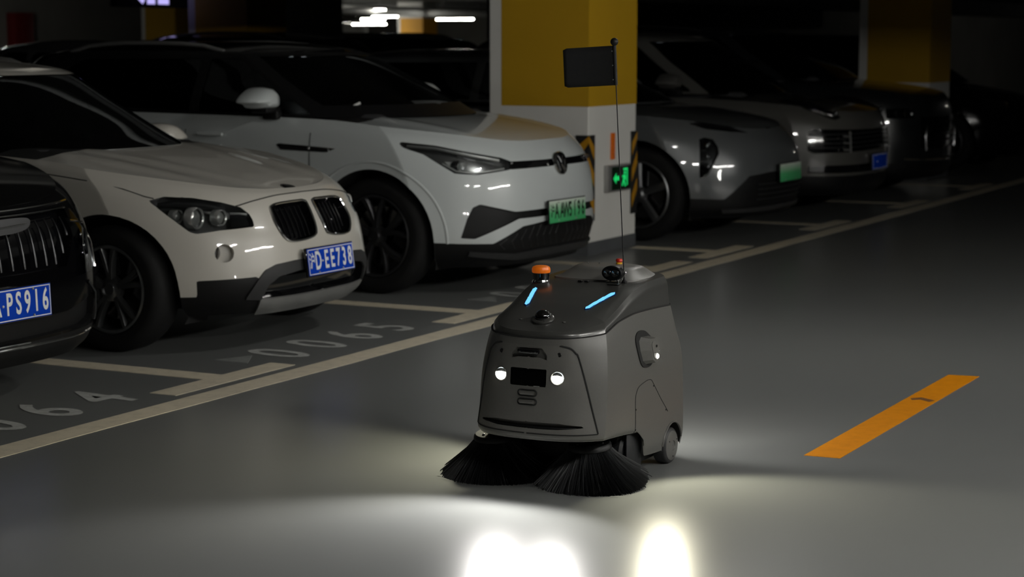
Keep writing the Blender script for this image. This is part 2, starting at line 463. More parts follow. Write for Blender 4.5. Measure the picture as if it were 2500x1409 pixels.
CARS = {}
def car_bmw():
    L = 4.45
    rails = [
        rl(.10, .10, .42, 4.5, .80, .19, L-.06),
        rl(.035, .11, .44, 4.5, .86, .25, L-.02),
        rl(.00, .12, .45, 4.6, .885, .36, L),
        rl(.01, .13, .46, 4.6, .895, .48, L),
        rl(.035, .14, .47, 4.6, .90, .60, L-.01),
        rl(.07, .15, .48, 4.6, .90, zs((.1, .675), (.8, .70), (4.4, .74)), L-.02),
        rl(.105, .17, .50, 4.4, .885, zs((.1, .735), (.4, .78), (.9, .82), (1.5, .84), (4.4, .88)), L-.05),
        rl(.145, .20, .52, 4.2, .855, zs((.1, .775), (.4, .83), (.8, .88), (1.2, .925), (1.8, .955), (2.6, .97), (4.4, 1.0)), L-.10),
        rl(.185, .22, .52, 4.0, .82, zs((.1, .79), (.4, .855), (.8, .915), (1.2, .965), (1.8, .99), (2.6, 1.0), (4.4, 1.03)), L-.14),
    ]
    zc = zs((.18, .79), (.35, .842), (.7, .918), (1.1, .99), (1.5, 1.05))
    gh = [  # greenhouse
        rl(1.12, .22, .35, 3.5, .80, zs((1.1, 1.0), (1.6, .985), (2.6, 1.0), (4.4, 1.03)), L-.12, .1, .25),
        rl(1.34, .22, .33, 3.5, .765, zs((1.4, 1.10), (4.4, 1.12)), L-.22, .1, .25),
        rl(1.62, .20, .30, 3.5, .70, zs((1.4, 1.25), (4.4, 1.25)), L-.36, .1, .25),
        rl(1.85, .16, .28, 3.5, .63, zs((1.7, 1.375), (3.0, 1.385), (4.4, 1.36)), L-.50, .1, .25),
        rl(1.95, .14, .26, 3.5, .58, zs((1.8, 1.41), (3.0, 1.425), (4.4, 1.39)), L-.56, .1, .25),
    ]
    rc = zs((1.95, 1.425), (2.5, 1.47), (3.2, 1.475), (3.9, 1.42))
    return dict(L=L, rails=rails, zc=zc, gh=gh, rc=rc, cowl=1.55, wf=(.75, .325), wr=(3.50, .325), rw=.325, ra=.385, pos=(8.82, 5.70), yaw=0)
def car_vw():
    L = 4.59
    rails = [
        rl(.10, .08, .42, 4.8, .82, .18, L-.06),
        rl(.04, .09, .44, 4.8, .88, .245, L-.02),
        rl(.01, .09, .44, 5, .905, .34, L),
        rl(.00, .10, .44, 5, .915, .46, L),
        rl(.00, .11, .45, 5, .92, .58, L-.01),
        rl(.015, .12, .46, 5, .92, zs((.0, .71), (.8, .74), (4.5, .76)), L-.02),
        rl(.04, .14, .48, 4.8, .92, zs((.0, .81), (.4, .85), (.9, .89), (1.5, .90), (4.5, .92)), L-.05),
        rl(.08, .16, .50, 4.6, .90, zs((.1, .885), (.4, .945), (.8, .985), (1.3, 1.01), (2.6, 1.03), (4.5, 1.05)), L-.10),
        rl(.13, .18, .52, 4.4, .86, zs((.1, .94), (.4, 1.0), (.8, 1.045), (1.2, 1.08), (1.6, 1.09), (2.6, 1.10), (4.5, 1.12)), L-.14),
    ]
    zc = zs((.13, .95), (.3, 1.0), (.6, 1.055), (.9, 1.09), (1.3, 1.12))
    gh = [
        rl(.80, .34, .18, 4, .83, zs((.8, 1.09), (1.2, 1.09), (2.6, 1.10), (4.5, 1.12)), L-.12, .1, .25),
        rl(1.00, .33, .18, 4, .795, zs((1.0, 1.20), (4.5, 1.21)), L-.22, .1, .25),
        rl(1.30, .30, .18, 4, .73, zs((1.3, 1.34), (4.5, 1.33)), L-.36, .1, .25),
        rl(1.58, .26, .17, 4, .66, zs((1.6, 1.465), (3.0, 1.48), (4.5, 1.43)), L-.50, .1, .25),
        rl(1.70, .22, .18, 4, .60, zs((1.7, 1.50), (3.0, 1.51), (4.5, 1.46)), L-.56, .1, .25),
    ]
    rc = zs((1.7, 1.52), (2.3, 1.565), (3.2, 1.57), (4.0, 1.50))
    return dict(L=L, rails=rails, zc=zc, gh=gh, rc=rc, cowl=1.25, wf=(.86, .36), wr=(3.63, .36), rw=.365, ra=.425, pos=(11.43, 5.58), yaw=-2.5)
def car_gen(pos, yaw=0, L=4.7, W=.94, zn=.86, zh=1.06, zr=1.62, b=.11, c=.44, p=4.8, lean=.10, cowl=1.05, wf=.88, wb=2.85, rw=.36, zb=.19):
    """general SUV / saloon body: zn nose edge, zh belt at the cowl, zr roof, lean of the fascia"""
    k = zn-zb
    zb1, zb2, zb3, zb4, zb5 = zb+.09*k, zb+.25*k, zb+.45*k, zb+.65*k, zb+.82*k
    def rise(z0, z1): return zs((.1, z0), (.45, z0+(z1-z0)*.42), (.9, z0+(z1-z0)*.72), (1.5, z0+(z1-z0)*.92), (2.6, z1), (4.5, z1+.03))
    rails = [
        rl(.09, b-.02, c-.02, p, W-.10, zb, L-.06),
        rl(.035, b-.01, c, p, W-.04, zb1, L-.02),
        rl(.01, b, c, p, W-.015, zb2, L),
        rl(.00, b, c, p, W-.005, zb3, L),
        rl(lean*.1, b+.01, c+.01, p, W, zs((.0, zb4), (.8, zb4+.02), (4.5, zb4+.05)), L-.01),
        rl(lean*.3, b+.03, c+.02, p-.2, W, rise(zb5, zb5+.12), L-.03),
        rl(lean*.6, b+.05, c+.04, p-.4, W-.015, rise(zn-.055, zh-.08), L-.08),
        rl(lean, b+.07, c+.06, p-.6, W-.06, rise(zn, zh-.02), L-.14)]
    zc = zs((lean, zn), (.3, zn+(zh-zn)*.35), (.7, zn+(zh-zn)*.72), (cowl+.1, zh+.02), (cowl+.5, zh+.05))
    zt = zr-.065
    gz = zt-zh
    gh = [
        rl(cowl-.22, .2, .35, 3.4, W-.10, zs((.8, zh), (4.5, zh+.03)), L-.12, .1, .25),
        rl(cowl-.02, .2, .34, 3.4, W-.135, zs((.8, zh+.27*gz), (4.5, zh+.28*gz)), L-.22, .1, .25),
        rl(cowl+.27, .19, .32, 3.4, W-.20, zs((.8, zh+.61*gz), (4.5, zh+.6*gz)), L-.38, .1, .25),
        rl(cowl+.53, .16, .30, 3.4, W-.27, zs((.8, zh+.91*gz), (3.0, zh+.93*gz), (4.5, zh+.82*gz)), L-.54, .1, .25),
        rl(cowl+.65, .14, .28, 3.4, W-.33, zs((.8, zt), (3.0, zt+.01), (4.5, zt-.05)), L-.62, .1, .25)]
    rc = zs((cowl+.6, zt+.015), (cowl+1.2, zr), (L-1.6, zr), (L-.7, zr-.07))
    return dict(L=L, rails=rails, zc=zc, gh=gh, rc=rc, cowl=cowl+.25, wf=(wf, rw), wr=(wf+wb, rw), rw=rw, ra=rw+.06, pos=pos, yaw=yaw)
def car_mpv(): return car_gen((6.50, 5.80), L=4.95, W=.95, zn=.86, zh=1.12, zr=1.72, b=.09, c=.34, p=5.5, lean=.12, cowl=1.0, wf=.95, rw=.355, zb=.17)
def car_et5(): return car_gen((15.28, 5.45), L=4.85, W=.97, zn=.86, zh=1.06, zr=1.50, b=.13, c=.46, p=4.5, lean=.15, cowl=1.30, wf=.90, rw=.37)
def car_lynk(): return car_gen((17.85, 5.50), L=4.54, W=.93, zn=.93, zh=1.08, zr=1.66, b=.10, c=.34, p=5.5, lean=.08, cowl=1.12, wf=.88, rw=.36)
def car_suv(): return car_gen((20.15, 5.50), L=4.9, W=.98, zn=1.02, zh=1.18, zr=1.72, b=.10, c=.34, p=5.5, lean=.08, cowl=1.20, wf=.90, rw=.38)

def robot_spec():
    L = .90
    zb = zs((0, .200), (.08, .197), (.38, .176), (.452, .165), (.475, .075), (.90, .06))
    low = [
        rl(.004, .045, .07, 5, .244, zb, L-.012, .02, .05, 5),
        rl(.0, .045, .07, 5, .251, zs((0, .222), (.08, .218), (.38, .20), (.49, .13), (.90, .12)), L-.004, .02, .05, 5),
        rl(.010, .046, .075, 5, .2505, zs((0, .305), (.90, .27)), L, .02, .055, 5),
        rl(.018, .047, .08, 5, .248, zs((0, .41), (.90, .41)), L, .025, .06, 5),
        rl(.025, .048, .09, 4.5, .237, zs((0, .50), (.38, .51), (.90, .51)), L-.02, .03, .07, 4.5),
        rl(.028, .05, .10, 4.2, .225, zs((0, .553), (.16, .561), (.30, .592), (.46, .604), (.90, .592)), L-.035, .03, .08, 4.5)]
    up = [
        rl(.030, .05, .10, 4.2, .222, zs((0, .556), (.16, .564), (.30, .596), (.46, .608), (.90, .596)), L-.04, .03, .08, 4.5),
        rl(.030, .052, .105, 4, .219, zs((0, .566), (.16, .578), (.28, .608), (.44, .652), (.58, .674), (.90, .678)), L-.05, .03, .08, 4.5),
        rl(.036, .054, .11, 4, .209, zs((0, .573), (.16, .592), (.28, .625), (.44, .680), (.58, .703), (.90, .712)), L-.06, .03, .08, 4.5)]
    zc = zs((.03, .573), (.15, .607), (.28, .650), (.40, .682), (.54, .702), (.90, .712))
    return dict(low=low, up=up, zc=zc, pos=(6.09, 3.118), yaw=-90)

# ================================================================= THE SETTING
def plane_box(name, x0, x1, y0, y1, z0, z1, m, parent=None):
    return MB().box(((x0+x1)/2, (y0+y1)/2, (z0+z1)/2), (x1-x0, y1-y0, z1-z0)).build(name, m, parent, smooth=False)
CEIL = 2.78
struct(plane_box('floor', -30, 112, -32, 84, -.2, 0, 'floor'))
struct(plane_box('ceiling', -30, 112, -32, 84, CEIL, CEIL+.2, 'ceiling'))
struct(plane_box('wall_back', 23.3, 70, 12.3, 12.5, 0, CEIL, 'wall'))
struct(plane_box('wall_left', 18, 41.6, 30, 30.2, 0, CEIL, 'wall'))
struct(plane_box('wall_middle', 29.5, 33.2, 21, 21.25, 0, CEIL, 'wall'))
struct(plane_box('wall_far', 86, 86.2, 30, 70, 0, CEIL, 'wall'))
struct(plane_box('wall_near', -30, 112, -32.2, -32, 0, CEIL, 'wall'))
struct(plane_box('wall_end', -30.2, -30, -32, 84, 0, CEIL, 'wall'))
struct(plane_box('wall_right', 112, 112.2, -32, 84, 0, CEIL, 'wall'))
struct(plane_box('wall_side', -30, 112, 84, 84.2, 0, CEIL, 'wall'))
for i, (x, y, sx, sy) in enumerate([(9.0, 8.9, 60, .45), (15.2, 6.7, .6, 40)]):      # unseen beams, set low to keep tube light off the far pillars
    struct(plane_box('shade_beam_%d' % (i+1), x-sx/2, x+sx/2, y-sy/2, y+sy/2, (1.98, 1.99)[i], CEIL, 'ceiling'))

# ---- pillars: white, broad yellow band from 1.09 m up, grey base
def pillar(x0, x1, y0, y1, label, guards=False, band='yellow', zb=1.093, zt=CEIL, whiteback=.105, face=.002):
    t = thing('concrete_pillar', label, 'pillar', ((x0+x1)/2, (y0+y1)/2, 0))
    cx, cy = (x0+x1)/2, (y0+y1)/2; hx, hy = (x1-x0)/2, (y1-y0)/2
    MB().box((0, 0, CEIL/2), (2*hx, 2*hy, CEIL), bev=.008).build('shaft', 'white_wall', t, False)
    MB().box((0, -whiteback/2, (zb+zt)/2), (2*hx+2*face, 2*hy-whiteback+2*face, zt-zb-.002)).build('painted_band', band, t, False)
    MB().box((0, 0, .0485), (2*hx+2*face, 2*hy+2*face, .097)).build('base_band', 'grey_base', t, False)
    if guards:
        for sx in (-1, 1):
            ex, ey = sx*hx, -hy
            g = MB(); th = .008; wd = .10
            g.box((ex+sx*th/2, ey+wd/2, .57), (th, wd, .632)); g.box((ex-sx*wd/2+sx*th/2, ey-th/2, .57), (wd+th, th, .632))
            go = g.build('corner_guard', 'hazard_b', t, False)
            for k in range(3):                                  # yellow chevrons on both wings
                z0 = .30+k*.20
                if True:
                    MB().prism([(0, z0+.13), (.097, z0), (.097, z0+.10), (0, z0+.23)][::1], lambda a, b, q: (ex-sx*a+sx*th, ey-th-q, min(b, .88)), 0, .001).build('chevron', 'hazard', go, False)
                    MB().prism([(0, z0+.13), (.097, z0), (.097, z0+.10), (0, z0+.23)], lambda a, b, q: (ex+sx*(th+q), ey+a-th, min(b, .88)), 0, .001).build('chevron', 'hazard', go, False)
        MB().box((13.61-cx, -hy-.008, .789), (.062, .014, .198), bev=.004).build('reflector_strip', 'reflector', t)
    return t
pillar(13.196, 14.05, 6.24, 7.06, 'white pillar with yellow band, orange reflector and hazard corner guards beside the exit sign', True)
pillar(22.17, 23.02, 6.24, 7.07, 'dim yellow and white pillar at right behind the dark SUV')
pillar(19.62, 20.45, 13.75, 14.6, 'large dim yellow pillar behind the black roofs, upper left', band='yellow')
pillar(35.0, 35.9, 26.4, 27.3, 'small dim yellow pillar far off at upper left beside the hanging sign')
pillar(56.7, 57.65, 32.8, 33.75, 'far lit pillar with orange band under the distant tube lights', band='orange_wall', zt=2.25)
pillar(37.3, 37.7, 27.05, 27.4, 'narrow pale post far off between two dim yellow pillars', band='white_wall')

# ---- exit sign hung on the pillar
es = thing('exit_sign', 'small green lit exit sign on the white pillar below the orange reflector', 'sign', (13.664, 6.24, .549))
MB().box((0, -.022, 0), (.40, .044, .20), bev=.006).build('housing', 'silver', es)
MB().box((.02, -.046, 0), (.34, .006, .172), bev=.002).build('panel', 'exit_bg', es)
run = MB()                                                # running figure, arrow and door
fy = lambda a, b, q: (a, -.0495-q, b)
run.prism([(.05, .07), (.125, .07), (.125, -.06), (.11, -.06), (.11, .055), (.05, .055)], fy, 0, .001)
run.prism(smooth_poly([(.075, .05), (.092, .036), (.075, .022), (.058, .036)], 5), fy, 0, .001)
run.prism([(.05, .02), (.09, .02), (.10, -.02), (.085, -.02), (.08, 0), (.07, -.02), (.095, -.065), (.078, -.07), (.055, -.03), (.035, -.065), (.02, -.058), (.045, -.012), (.05, .005), (.03, .0), (.03, .015)], fy, 0, .001)
run.prism([(-.13, 0), (-.08, .04), (-.08, .016), (-.02, .016), (-.02, -.016), (-.08, -.016), (-.08, -.04)], fy, 0, .001)
run.build('pictogram', 'exit', es, False)

# ---- floor paint
def slab(name, pts, m, label, cat='floor marking', group=None, z=.0015):
    o = MB().prism(pts, lambda a, b, t: (a, b, t), -.003, z).build(name, m, None, False)
    return tag(o, label, cat, group)
lanes = [(-2, 5.187)]
edge = []
x = -2.0
while x < 60:                                             # slightly ragged lane-side edge
    edge.append((x, 5.186+random.uniform(-.006, .006))); x += random.uniform(.12, .5)
slab('lane_line', edge+[(60, 5.334), (-2, 5.334)], 'line', 'long cream line along the bays, running diagonally across the floor')
BAYS = [(2.46, 'cream bay tee mark left of the black car'), (7.588, 'cream bay tee mark between numbers 0064 and 0065'), (10.149, 'cream bay tee mark just left of the robot'), (12.70, 'cream bay tee mark in front of the lit pillar, left side'),
        (13.93, 'cream bay tee mark right of the lit pillar'), (16.35, 'faint bay tee mark between the mid grey saloon and the taupe crossover'), (18.85, 'faint bay tee mark between the taupe crossover and the dark SUV'), (21.4, 'faint bay tee mark beside the far right pillar')]
for x, lab in BAYS:
    ye = 6.2 if x == 13.93 else 10.6
    slab('bay_marking', [(x-.48, 5.40), (x+.48, 5.40), (x+.48, 5.545), (x+.076, 5.545), (x+.076, ye), (x-.076, ye), (x-.076, 5.545), (x-.48, 5.545)], 'line', lab, group='bay tee marks')
def bay_number(txt, x0, label):
    t = thing('bay_number', label, 'floor number', (x0, 5.655, 0))
    for i, ch in enumerate(txt):
        o = link('digit', text_mesh(ch, .52, .72, .008), t, 'number'); o.location = (i*.35, 0, .002); o.rotation_euler = (0, 0, -.10)
    if txt != '0064':
        MB().prism([(-.33, .18), (-.12, .10), (-.33, -.02)], lambda a, b, q: (a, b, q), 0, .002).build('triangle', 'faint', t, False)
    return t
bay_number('0064', 5.86, 'grey painted bay number 0064 at the left edge')
bay_number('0065', 8.33, 'grey painted bay number 0065 in front of the warm white car')
bay_number('0066', 10.95, 'grey painted bay number partly hidden behind the robot')
dash = slab('lane_dash', [(7.18, 2.473), (7.19, 2.333), (9.28, 2.334), (9.26, 2.477)], 'orange', 'orange painted lane dash on the floor at right')
MB().prism([(8.56, 2.458), (8.605, 2.42), (8.555, 2.345), (8.51, 2.36), (8.55, 2.41), (8.52, 2.44)], lambda a, b, t: (a, b, t), .0016, .0019).build('scuff_mark', 'scuff', dash, False)

# ---- tube lamps
def tube_light(x, y, z, along_x, label, m='tube', group=None, L=1.2):
    t = thing('tube_light', label, 'lamp', (x, y, z), 0 if along_x else math.pi/2, group)
    MB().box((0, 0, .035), (L+.04, .06, .05), bev=.008).build('housing', 'fixture', t)
    MB().lathe([(0.001, -L/2), (.016, -L/2), (.016, L/2), (.001, L/2)], 10, 'X', (0, 0, -.012)).build('tube', m, t)
    for s in (-L/3, L/3): MB().tube([(s, 0, .055), (s, 0, CEIL-z)], .004, 6).build('hanger', 'fixture', t)
    return t
for x, y, a in TUBES: tube_light(x, y, 2.4, 1, 'unseen ceiling tube placed for its light, outside the picture', 'tube', 'ceiling tubes outside the picture', 1.2*a)
FARL = ['highest of the far tube lights, upper left of the group', 'second highest of the far tube lights, right of the group', 'small far tube light in the middle of the group', 'leftmost of the far tube lights', 'lowest long tube light in the far group', 'far tube light standing apart, nearest the lit pillar']
FP = [(49.5, 30.5, 2.42), (64.4, 38.8, 2.41), (77, 47.1, 2.46), (63.7, 40.1, 2.16), (55.5, 34.1, 2.06), (52.4, 29.2, 2.17)]
for (x, y, z), lab in zip(FP, FARL): tube_light(x, y, z, 0, lab, 'far_tube', 'far aisle tube lights', 1.25)

# ---- bits in the background
sg = thing('hanging_sign', 'dark hanging guide sign with lavender light segments at the top edge', 'sign', (19.5, 15.0, 0))
MB().box((0, .04, 2.16), (1.5, .08, .40), bev=.01).build('housing', 'plastic', sg)
for k, P_ in enumerate([[(-.36, 2.30), (-.36, 2.08), (-.24, 2.0), (-.20, 2.04), (-.20, 2.30)], [(-.15, 2.30), (-.15, 2.0), (0, 2.0), (0, 2.30)], [(.06, 2.30), (.06, 2.0), (.27, 2.0), (.27, 2.30)]]):
    MB().prism(P_, lambda a, b, q: (a, -.001-q, b), 0, .003).build('light_segment', 'led_sign', sg, False)
for s in (-.5, .5): MB().tube([(s, .04, 2.36), (s, .04, CEIL)], .012, 8).build('hanger', 'plastic', sg)
rc_ = thing('red_cabinet', 'dark red cabinet on the far wall at the upper left corner', 'cabinet', (34.05, 29.98, 0))
MB().box((0, -.12, 1.52), (.62, .24, 1.26), bev=.01).build('body', 'red_box', rc_)
MB().box((0, -.245, 1.52), (.56, .012, 1.18), bev=.004).build('door', 'red_box', rc_)
ws = thing('white_box', 'bright white box shape far off below the leftmost tube light', 'box', (62.0, 38.9, 0))
MB().box((0, 0, 1.05), (.9, 1.0, 2.1), bev=.06).build('body', 'white_wall', ws)
MB().box((0, 0, 2.12), (.86, .96, .05), bev=.015).build('lid', 'white_wall', ws)
# ceiling pipes
for i, (y, z, r) in enumerate([(7.9, 2.3, .06), (9.6, 2.42, .04)]):
    tag(MB().tube([(-10, y, z), (80, y, z)], r, 10).build('ceiling_pipe', 'fixture'), ['thick pale ceiling pipe above the parked cars', 'thin pale ceiling pipe above the parked cars'][i], 'pipe')
for i, (y, z, r) in enumerate([(30.3, 2.36, .10), (31.6, 2.5, .07)]):
    tag(MB().tube([(44, y, z), (100, y, z)], r, 10).build('ceiling_pipe', 'fixture'), ['far ceiling pipe above the lit orange pillar, lower one', 'far ceiling pipe above the lit orange pillar, upper one'][i], 'pipe')

# ================================================================= CAR BUILDER
def shell_part(sh, k, name, m, parent, off=0., side=None, inward=None, _one=None):
    """cells labelled k as one part; moved by off along the normal with a skirt down to the original border"""
    lab = sh.lab
    cells = np.argwhere(lab == k) if _one is None else np.array(_one)
    K = sh.K
    if side is not None:
        cx = sh.G[cells[:, 0], cells[:, 1], 0]
        cells = cells[np.sign(cx) == side] if side != 0 else cells
    if len(cells) == 0: return None
    if k > 0:                                              # drop stray crumbs cut off by an arch
        left = {(int(a), int(b)) for a, b in cells}; comps = []
        while left:
            st_ = [left.pop()]; comp = [st_[0]]
            while st_:
                i, j = st_.pop()
                for q in ((i+1, j), (i-1, j), (i, (j+1) % K), (i, (j-1) % K)):
                    if q in left: left.remove(q); st_.append(q); comp.append(q)
            comps.append(comp)
        big = max(len(q) for q in comps); comps = sorted([q for q in comps if len(q) > .12*big], key=len, reverse=True)
        if len(comps) > 1 and side is None and not _one:
            outs = []
            for cp in comps:
                outs.append(shell_part(sh, k, name, m, parent, off, None, inward, cp))
            return outs[0]
        cells = np.array([q for cp in comps for q in cp])
    N = sh.normals(); idx = {}; V = []
    faces = []; ec = {}
    for i, j in cells:
        j2 = (j+1) % K
        q = [(i, j), (i, j2), (i+1, j2), (i+1, j)]
        faces.append(q)
        for a in range(4):
            e = (q[a], q[(a+1) % 4]); 
            if (e[1], e[0]) in ec: ec.pop((e[1], e[0]))
            else: ec[e] = 1
    def vid(k2, lift):
        key = (k2, lift)
        if key not in idx:
            p = sh.G[k2]+N[k2]*off if lift else sh.G[k2]
            if lift and inward is not None: p = sh.G[k2]+np.array(inward)
            idx[key] = len(V); V.append(p)
        return idx[key]
    F = [[vid(v, True) for v in q] for q in faces]
    if off != 0 or inward is not None:
        for a, b in ec: F.append([vid(a, False), vid(b, False), vid(b, True), vid(a, True)])
    return link(name, mesh(V, F, True, True), parent, m)

def grid_part(G, name, m, parent, wrap=False):
    R, K = G.shape[:2]; F = []
    for i in range(R-1):
        for j in range(K if wrap else K-1): F.append((i*K+j, i*K+(j+1) % K, (i+1)*K+(j+1) % K, (i+1)*K+j))
    return link(name, mesh(G.reshape(-1, 3), F), parent, m)

def on_shell(sh, pts, kind, side, lift=.002):
    out = []
    for f, z in pts:
        p, n = sh.at(f, z, kind, side); out.append(tuple(p+n*lift))
    return out

def circle(c, r, n=48): return [(c[0]+r*math.cos(2*math.pi*k/n), c[1]+r*math.sin(2*math.pi*k/n)) for k in range(n)]

def wheel_meshes(r, rim, wd, ns, style):
    """mesh data for one wheel lying along +x (outer face at x = 0, body at x < 0)"""
    D = {}
    t = MB().lathe([(rim+.002, -wd+.02), (rim+.012, -wd), (r-.03, -wd+.004), (r-.008, -wd+.03), (r, -wd+.06), (r, -.06), (r-.008, -.03), (r-.03, -.006), (rim+.05, 0), (rim+.012, -.004), (rim+.002, -.02)], 56, 'X')
    D['tire'] = mesh(t.v, t.f)
    b = MB().lathe([(rim+.004, -.012), (rim-.006, -.006), (rim-.016, -.014), (rim-.022, -.05), (rim-.03, -wd+.03), (rim-.005, -wd+.02)], 48, 'X'); D['rim'] = mesh(b.v, b.f)
    d = MB().lathe([(.001, -.10), (rim*.72, -.10), (rim*.72, -.115), (.001, -.115)], 36, 'X'); D['brake_disc'] = mesh(d.v, d.f)
    h = MB().lathe([(.001, -.018), (.03, -.018), (.036, -.024), (.062, -.030), (.068, -.06), (.001, -.06)], 24, 'X'); D['hub_cap'] = mesh(h.v, h.f)
    sp = MB()
    ro = rim-.012
    def blade(a0, a1, w0, w1, xo=-.012):
        """bar from hub angle a0 to rim angle a1"""
        n = 8; vs = []
        for i in range(n+1):
            q = i/n; rr = .05+(ro-.05)*q; a = a0+(a1-a0)*q**1.3; w_ = (w0+(w1-w0)*q)/2
            c, s = math.cos(a), math.sin(a); x = -.026+(.014)*math.sin(q*math.pi*.5)
            for (dw, dx) in ((-w_, -.014), (-w_*.55, 0), (w_*.55, 0), (w_, -.014), (w_, -.03), (-w_, -.03)):
                vs.append((x+dx, rr*c-dw*s, rr*s+dw*c))
        f = []
        for i in range(n):
            for k in range(6): f.append((i*6+k, i*6+(k+1) % 6, (i+1)*6+(k+1) % 6, (i+1)*6+k))
        sp.add(vs, f)
    if style == 'twin': blade(-.10, -.20, .03, .034); blade(.10, .20, .03, .034)
    elif style == 'vee': blade(-.08, -.33, .034, .03); blade(.08, .30, .03, .055)
    else: blade(0, 0, .05, .07)
    D['spoke'] = mesh(sp.v, sp.f)
    return D

def place_wheels(root, c, st):
    r = c['rw']; rim = st.get('rim', r*.70); ns = st.get('ns', 5); D = wheel_meshes(r, rim, .225, ns, st.get('spokes', 'twin'))
    W = float(val(c['rails'][3]['W'], np.array([1.0]))[0])-st.get('inset', .012)
    for (u, z) in (c['wf'], c['wr']):
        for s in (-1, 1):
            tr = link('tire', D['tire'], root, 'rubber'); tr.location = (s*W, u, r); tr.rotation_euler = (.35 if s < 0 else -.2, 0, 0 if s > 0 else math.pi)
            link('rim', D['rim'], tr, st.get('alloy', 'alloy')); link('brake_disc', D['brake_disc'], tr, 'dchrome'); link('hub_cap', D['hub_cap'], tr, st.get('alloy', 'alloy'))
            if st.get('spoked', True):
                for k in range(ns):
                    o = link('spoke', D['spoke'], tr, st.get('alloy', 'alloy')); o.rotation_euler = (2*math.pi*k/ns, 0, 0)

PLATE_N = 0
def plate(root, sh, z, text, kind, tilt=.06, u=None, x=0, lift=.022, wd=None):
    """registration plate with frame, border line, bolts and lettering"""
    W, Hh = (.48, .14) if kind == 'green' else (.44, .14)
    if u is None: u = float(min(sh.at(0, z+.06, 'F', 1)[0][1], sh.at(0, z-.06, 'F', 1)[0][1], sh.at(.2, z, 'F', 1)[0][1]))-lift
    fr = MB().box((0, 0, 0), (W+.012, .016, Hh+.012), bev=.004).build('plate_frame', 'gloss', root)
    fr.location = (x, u, z); fr.rotation_euler = (-tilt, 0, 0)
    pl = MB().box((0, -.0095, 0), (W, .004, Hh), bev=.0015).build('license_plate', 'pblue' if kind == 'blue' else 'pgreen', fr)
    tm = 'pwhite' if kind == 'blue' else 'pblack'
    bd = MB()
    if kind == 'blue':
        for s in (-1, 1):
            bd.box((0, -.0118, s*(Hh/2-.006)), (W-.008, .0012, .004)); bd.box((s*(W/2-.006), -.0118, 0), (.004, .0012, Hh-.008))
        bd.build('plate_border', 'pwhite', fr, False)
    for bx in (-.125, .105):
        for s in (-1, 1): MB().ball((bx, -.0125, s*(Hh/2-.013)), .006, 10, 6).build('bolt', 'silver', fr)
    n = len(text); xs = (-.182, -.125, -.046, .011, .068, .125, .182) if kind == 'blue' else (-.203, -.148, -.078, -.022, .034, .09, .146, .202)
    for k, ch in enumerate(text):
        if ch == ' ': continue
        zz = .088 if ch not in '沪' else .078
        me = text_mesh(ch, .132 if ch != '沪' else .088, .60 if ch != '沪' else .62, .0030 if ch != '沪' else .0010)
        o = link('character', me, fr, tm); o.location = (xs[k], -.0127, 0); o.rotation_euler = (math.pi/2, 0, 0)
    dot = MB().ball((xs[1]+(xs[2]-xs[1])/2, -.0122, 0), .006, 10, 4).build('separator_dot', tm, fr) if kind == 'blue' else None
    return fr

def mirror(root, c, x, u, z, capm, s):
    """door mirror: painted cap over a black foot"""
    cap = MB(); n = 12; prof = smooth_poly([(.165, -.005), (.12, .040), (.03, .082), (-.06, .082), (-.105, .045), (-.115, -.005), (-.095, -.048), (.0, -.050), (.06, -.045), (.10, -.022)], 3)
    rings = []
    for d, k in ((-.105, .30), (-.095, .62), (-.06, .88), (0, 1), (.055, 1), (.075, .96)):
        rings.append([(s*(a*k), d, b*k) for a, b in prof])
    m = len(prof); V = [p for r_ in rings for p in r_]; F = [(i*m+j, i*m+(j+1) % m, (i+1)*m+(j+1) % m, (i+1)*m+j) for i in range(5) for j in range(m)]
    F.append(tuple(range(m))); F.append(tuple(5*m+j for j in range(m)))
    o = cap.add(V, F).build('door_mirror', capm, root); o.location = (x+s*.13, u, z+.05)
    MB().box((-s*.05, .0, -.058), (.16, .13, .035), bev=.012).build('mirror_foot', 'plastic', o)
    MB().box((-s*.09, -.02, -.09), (.07, .12, .06), bev=.015).build('mirror_stalk', 'plastic', o)
    return o

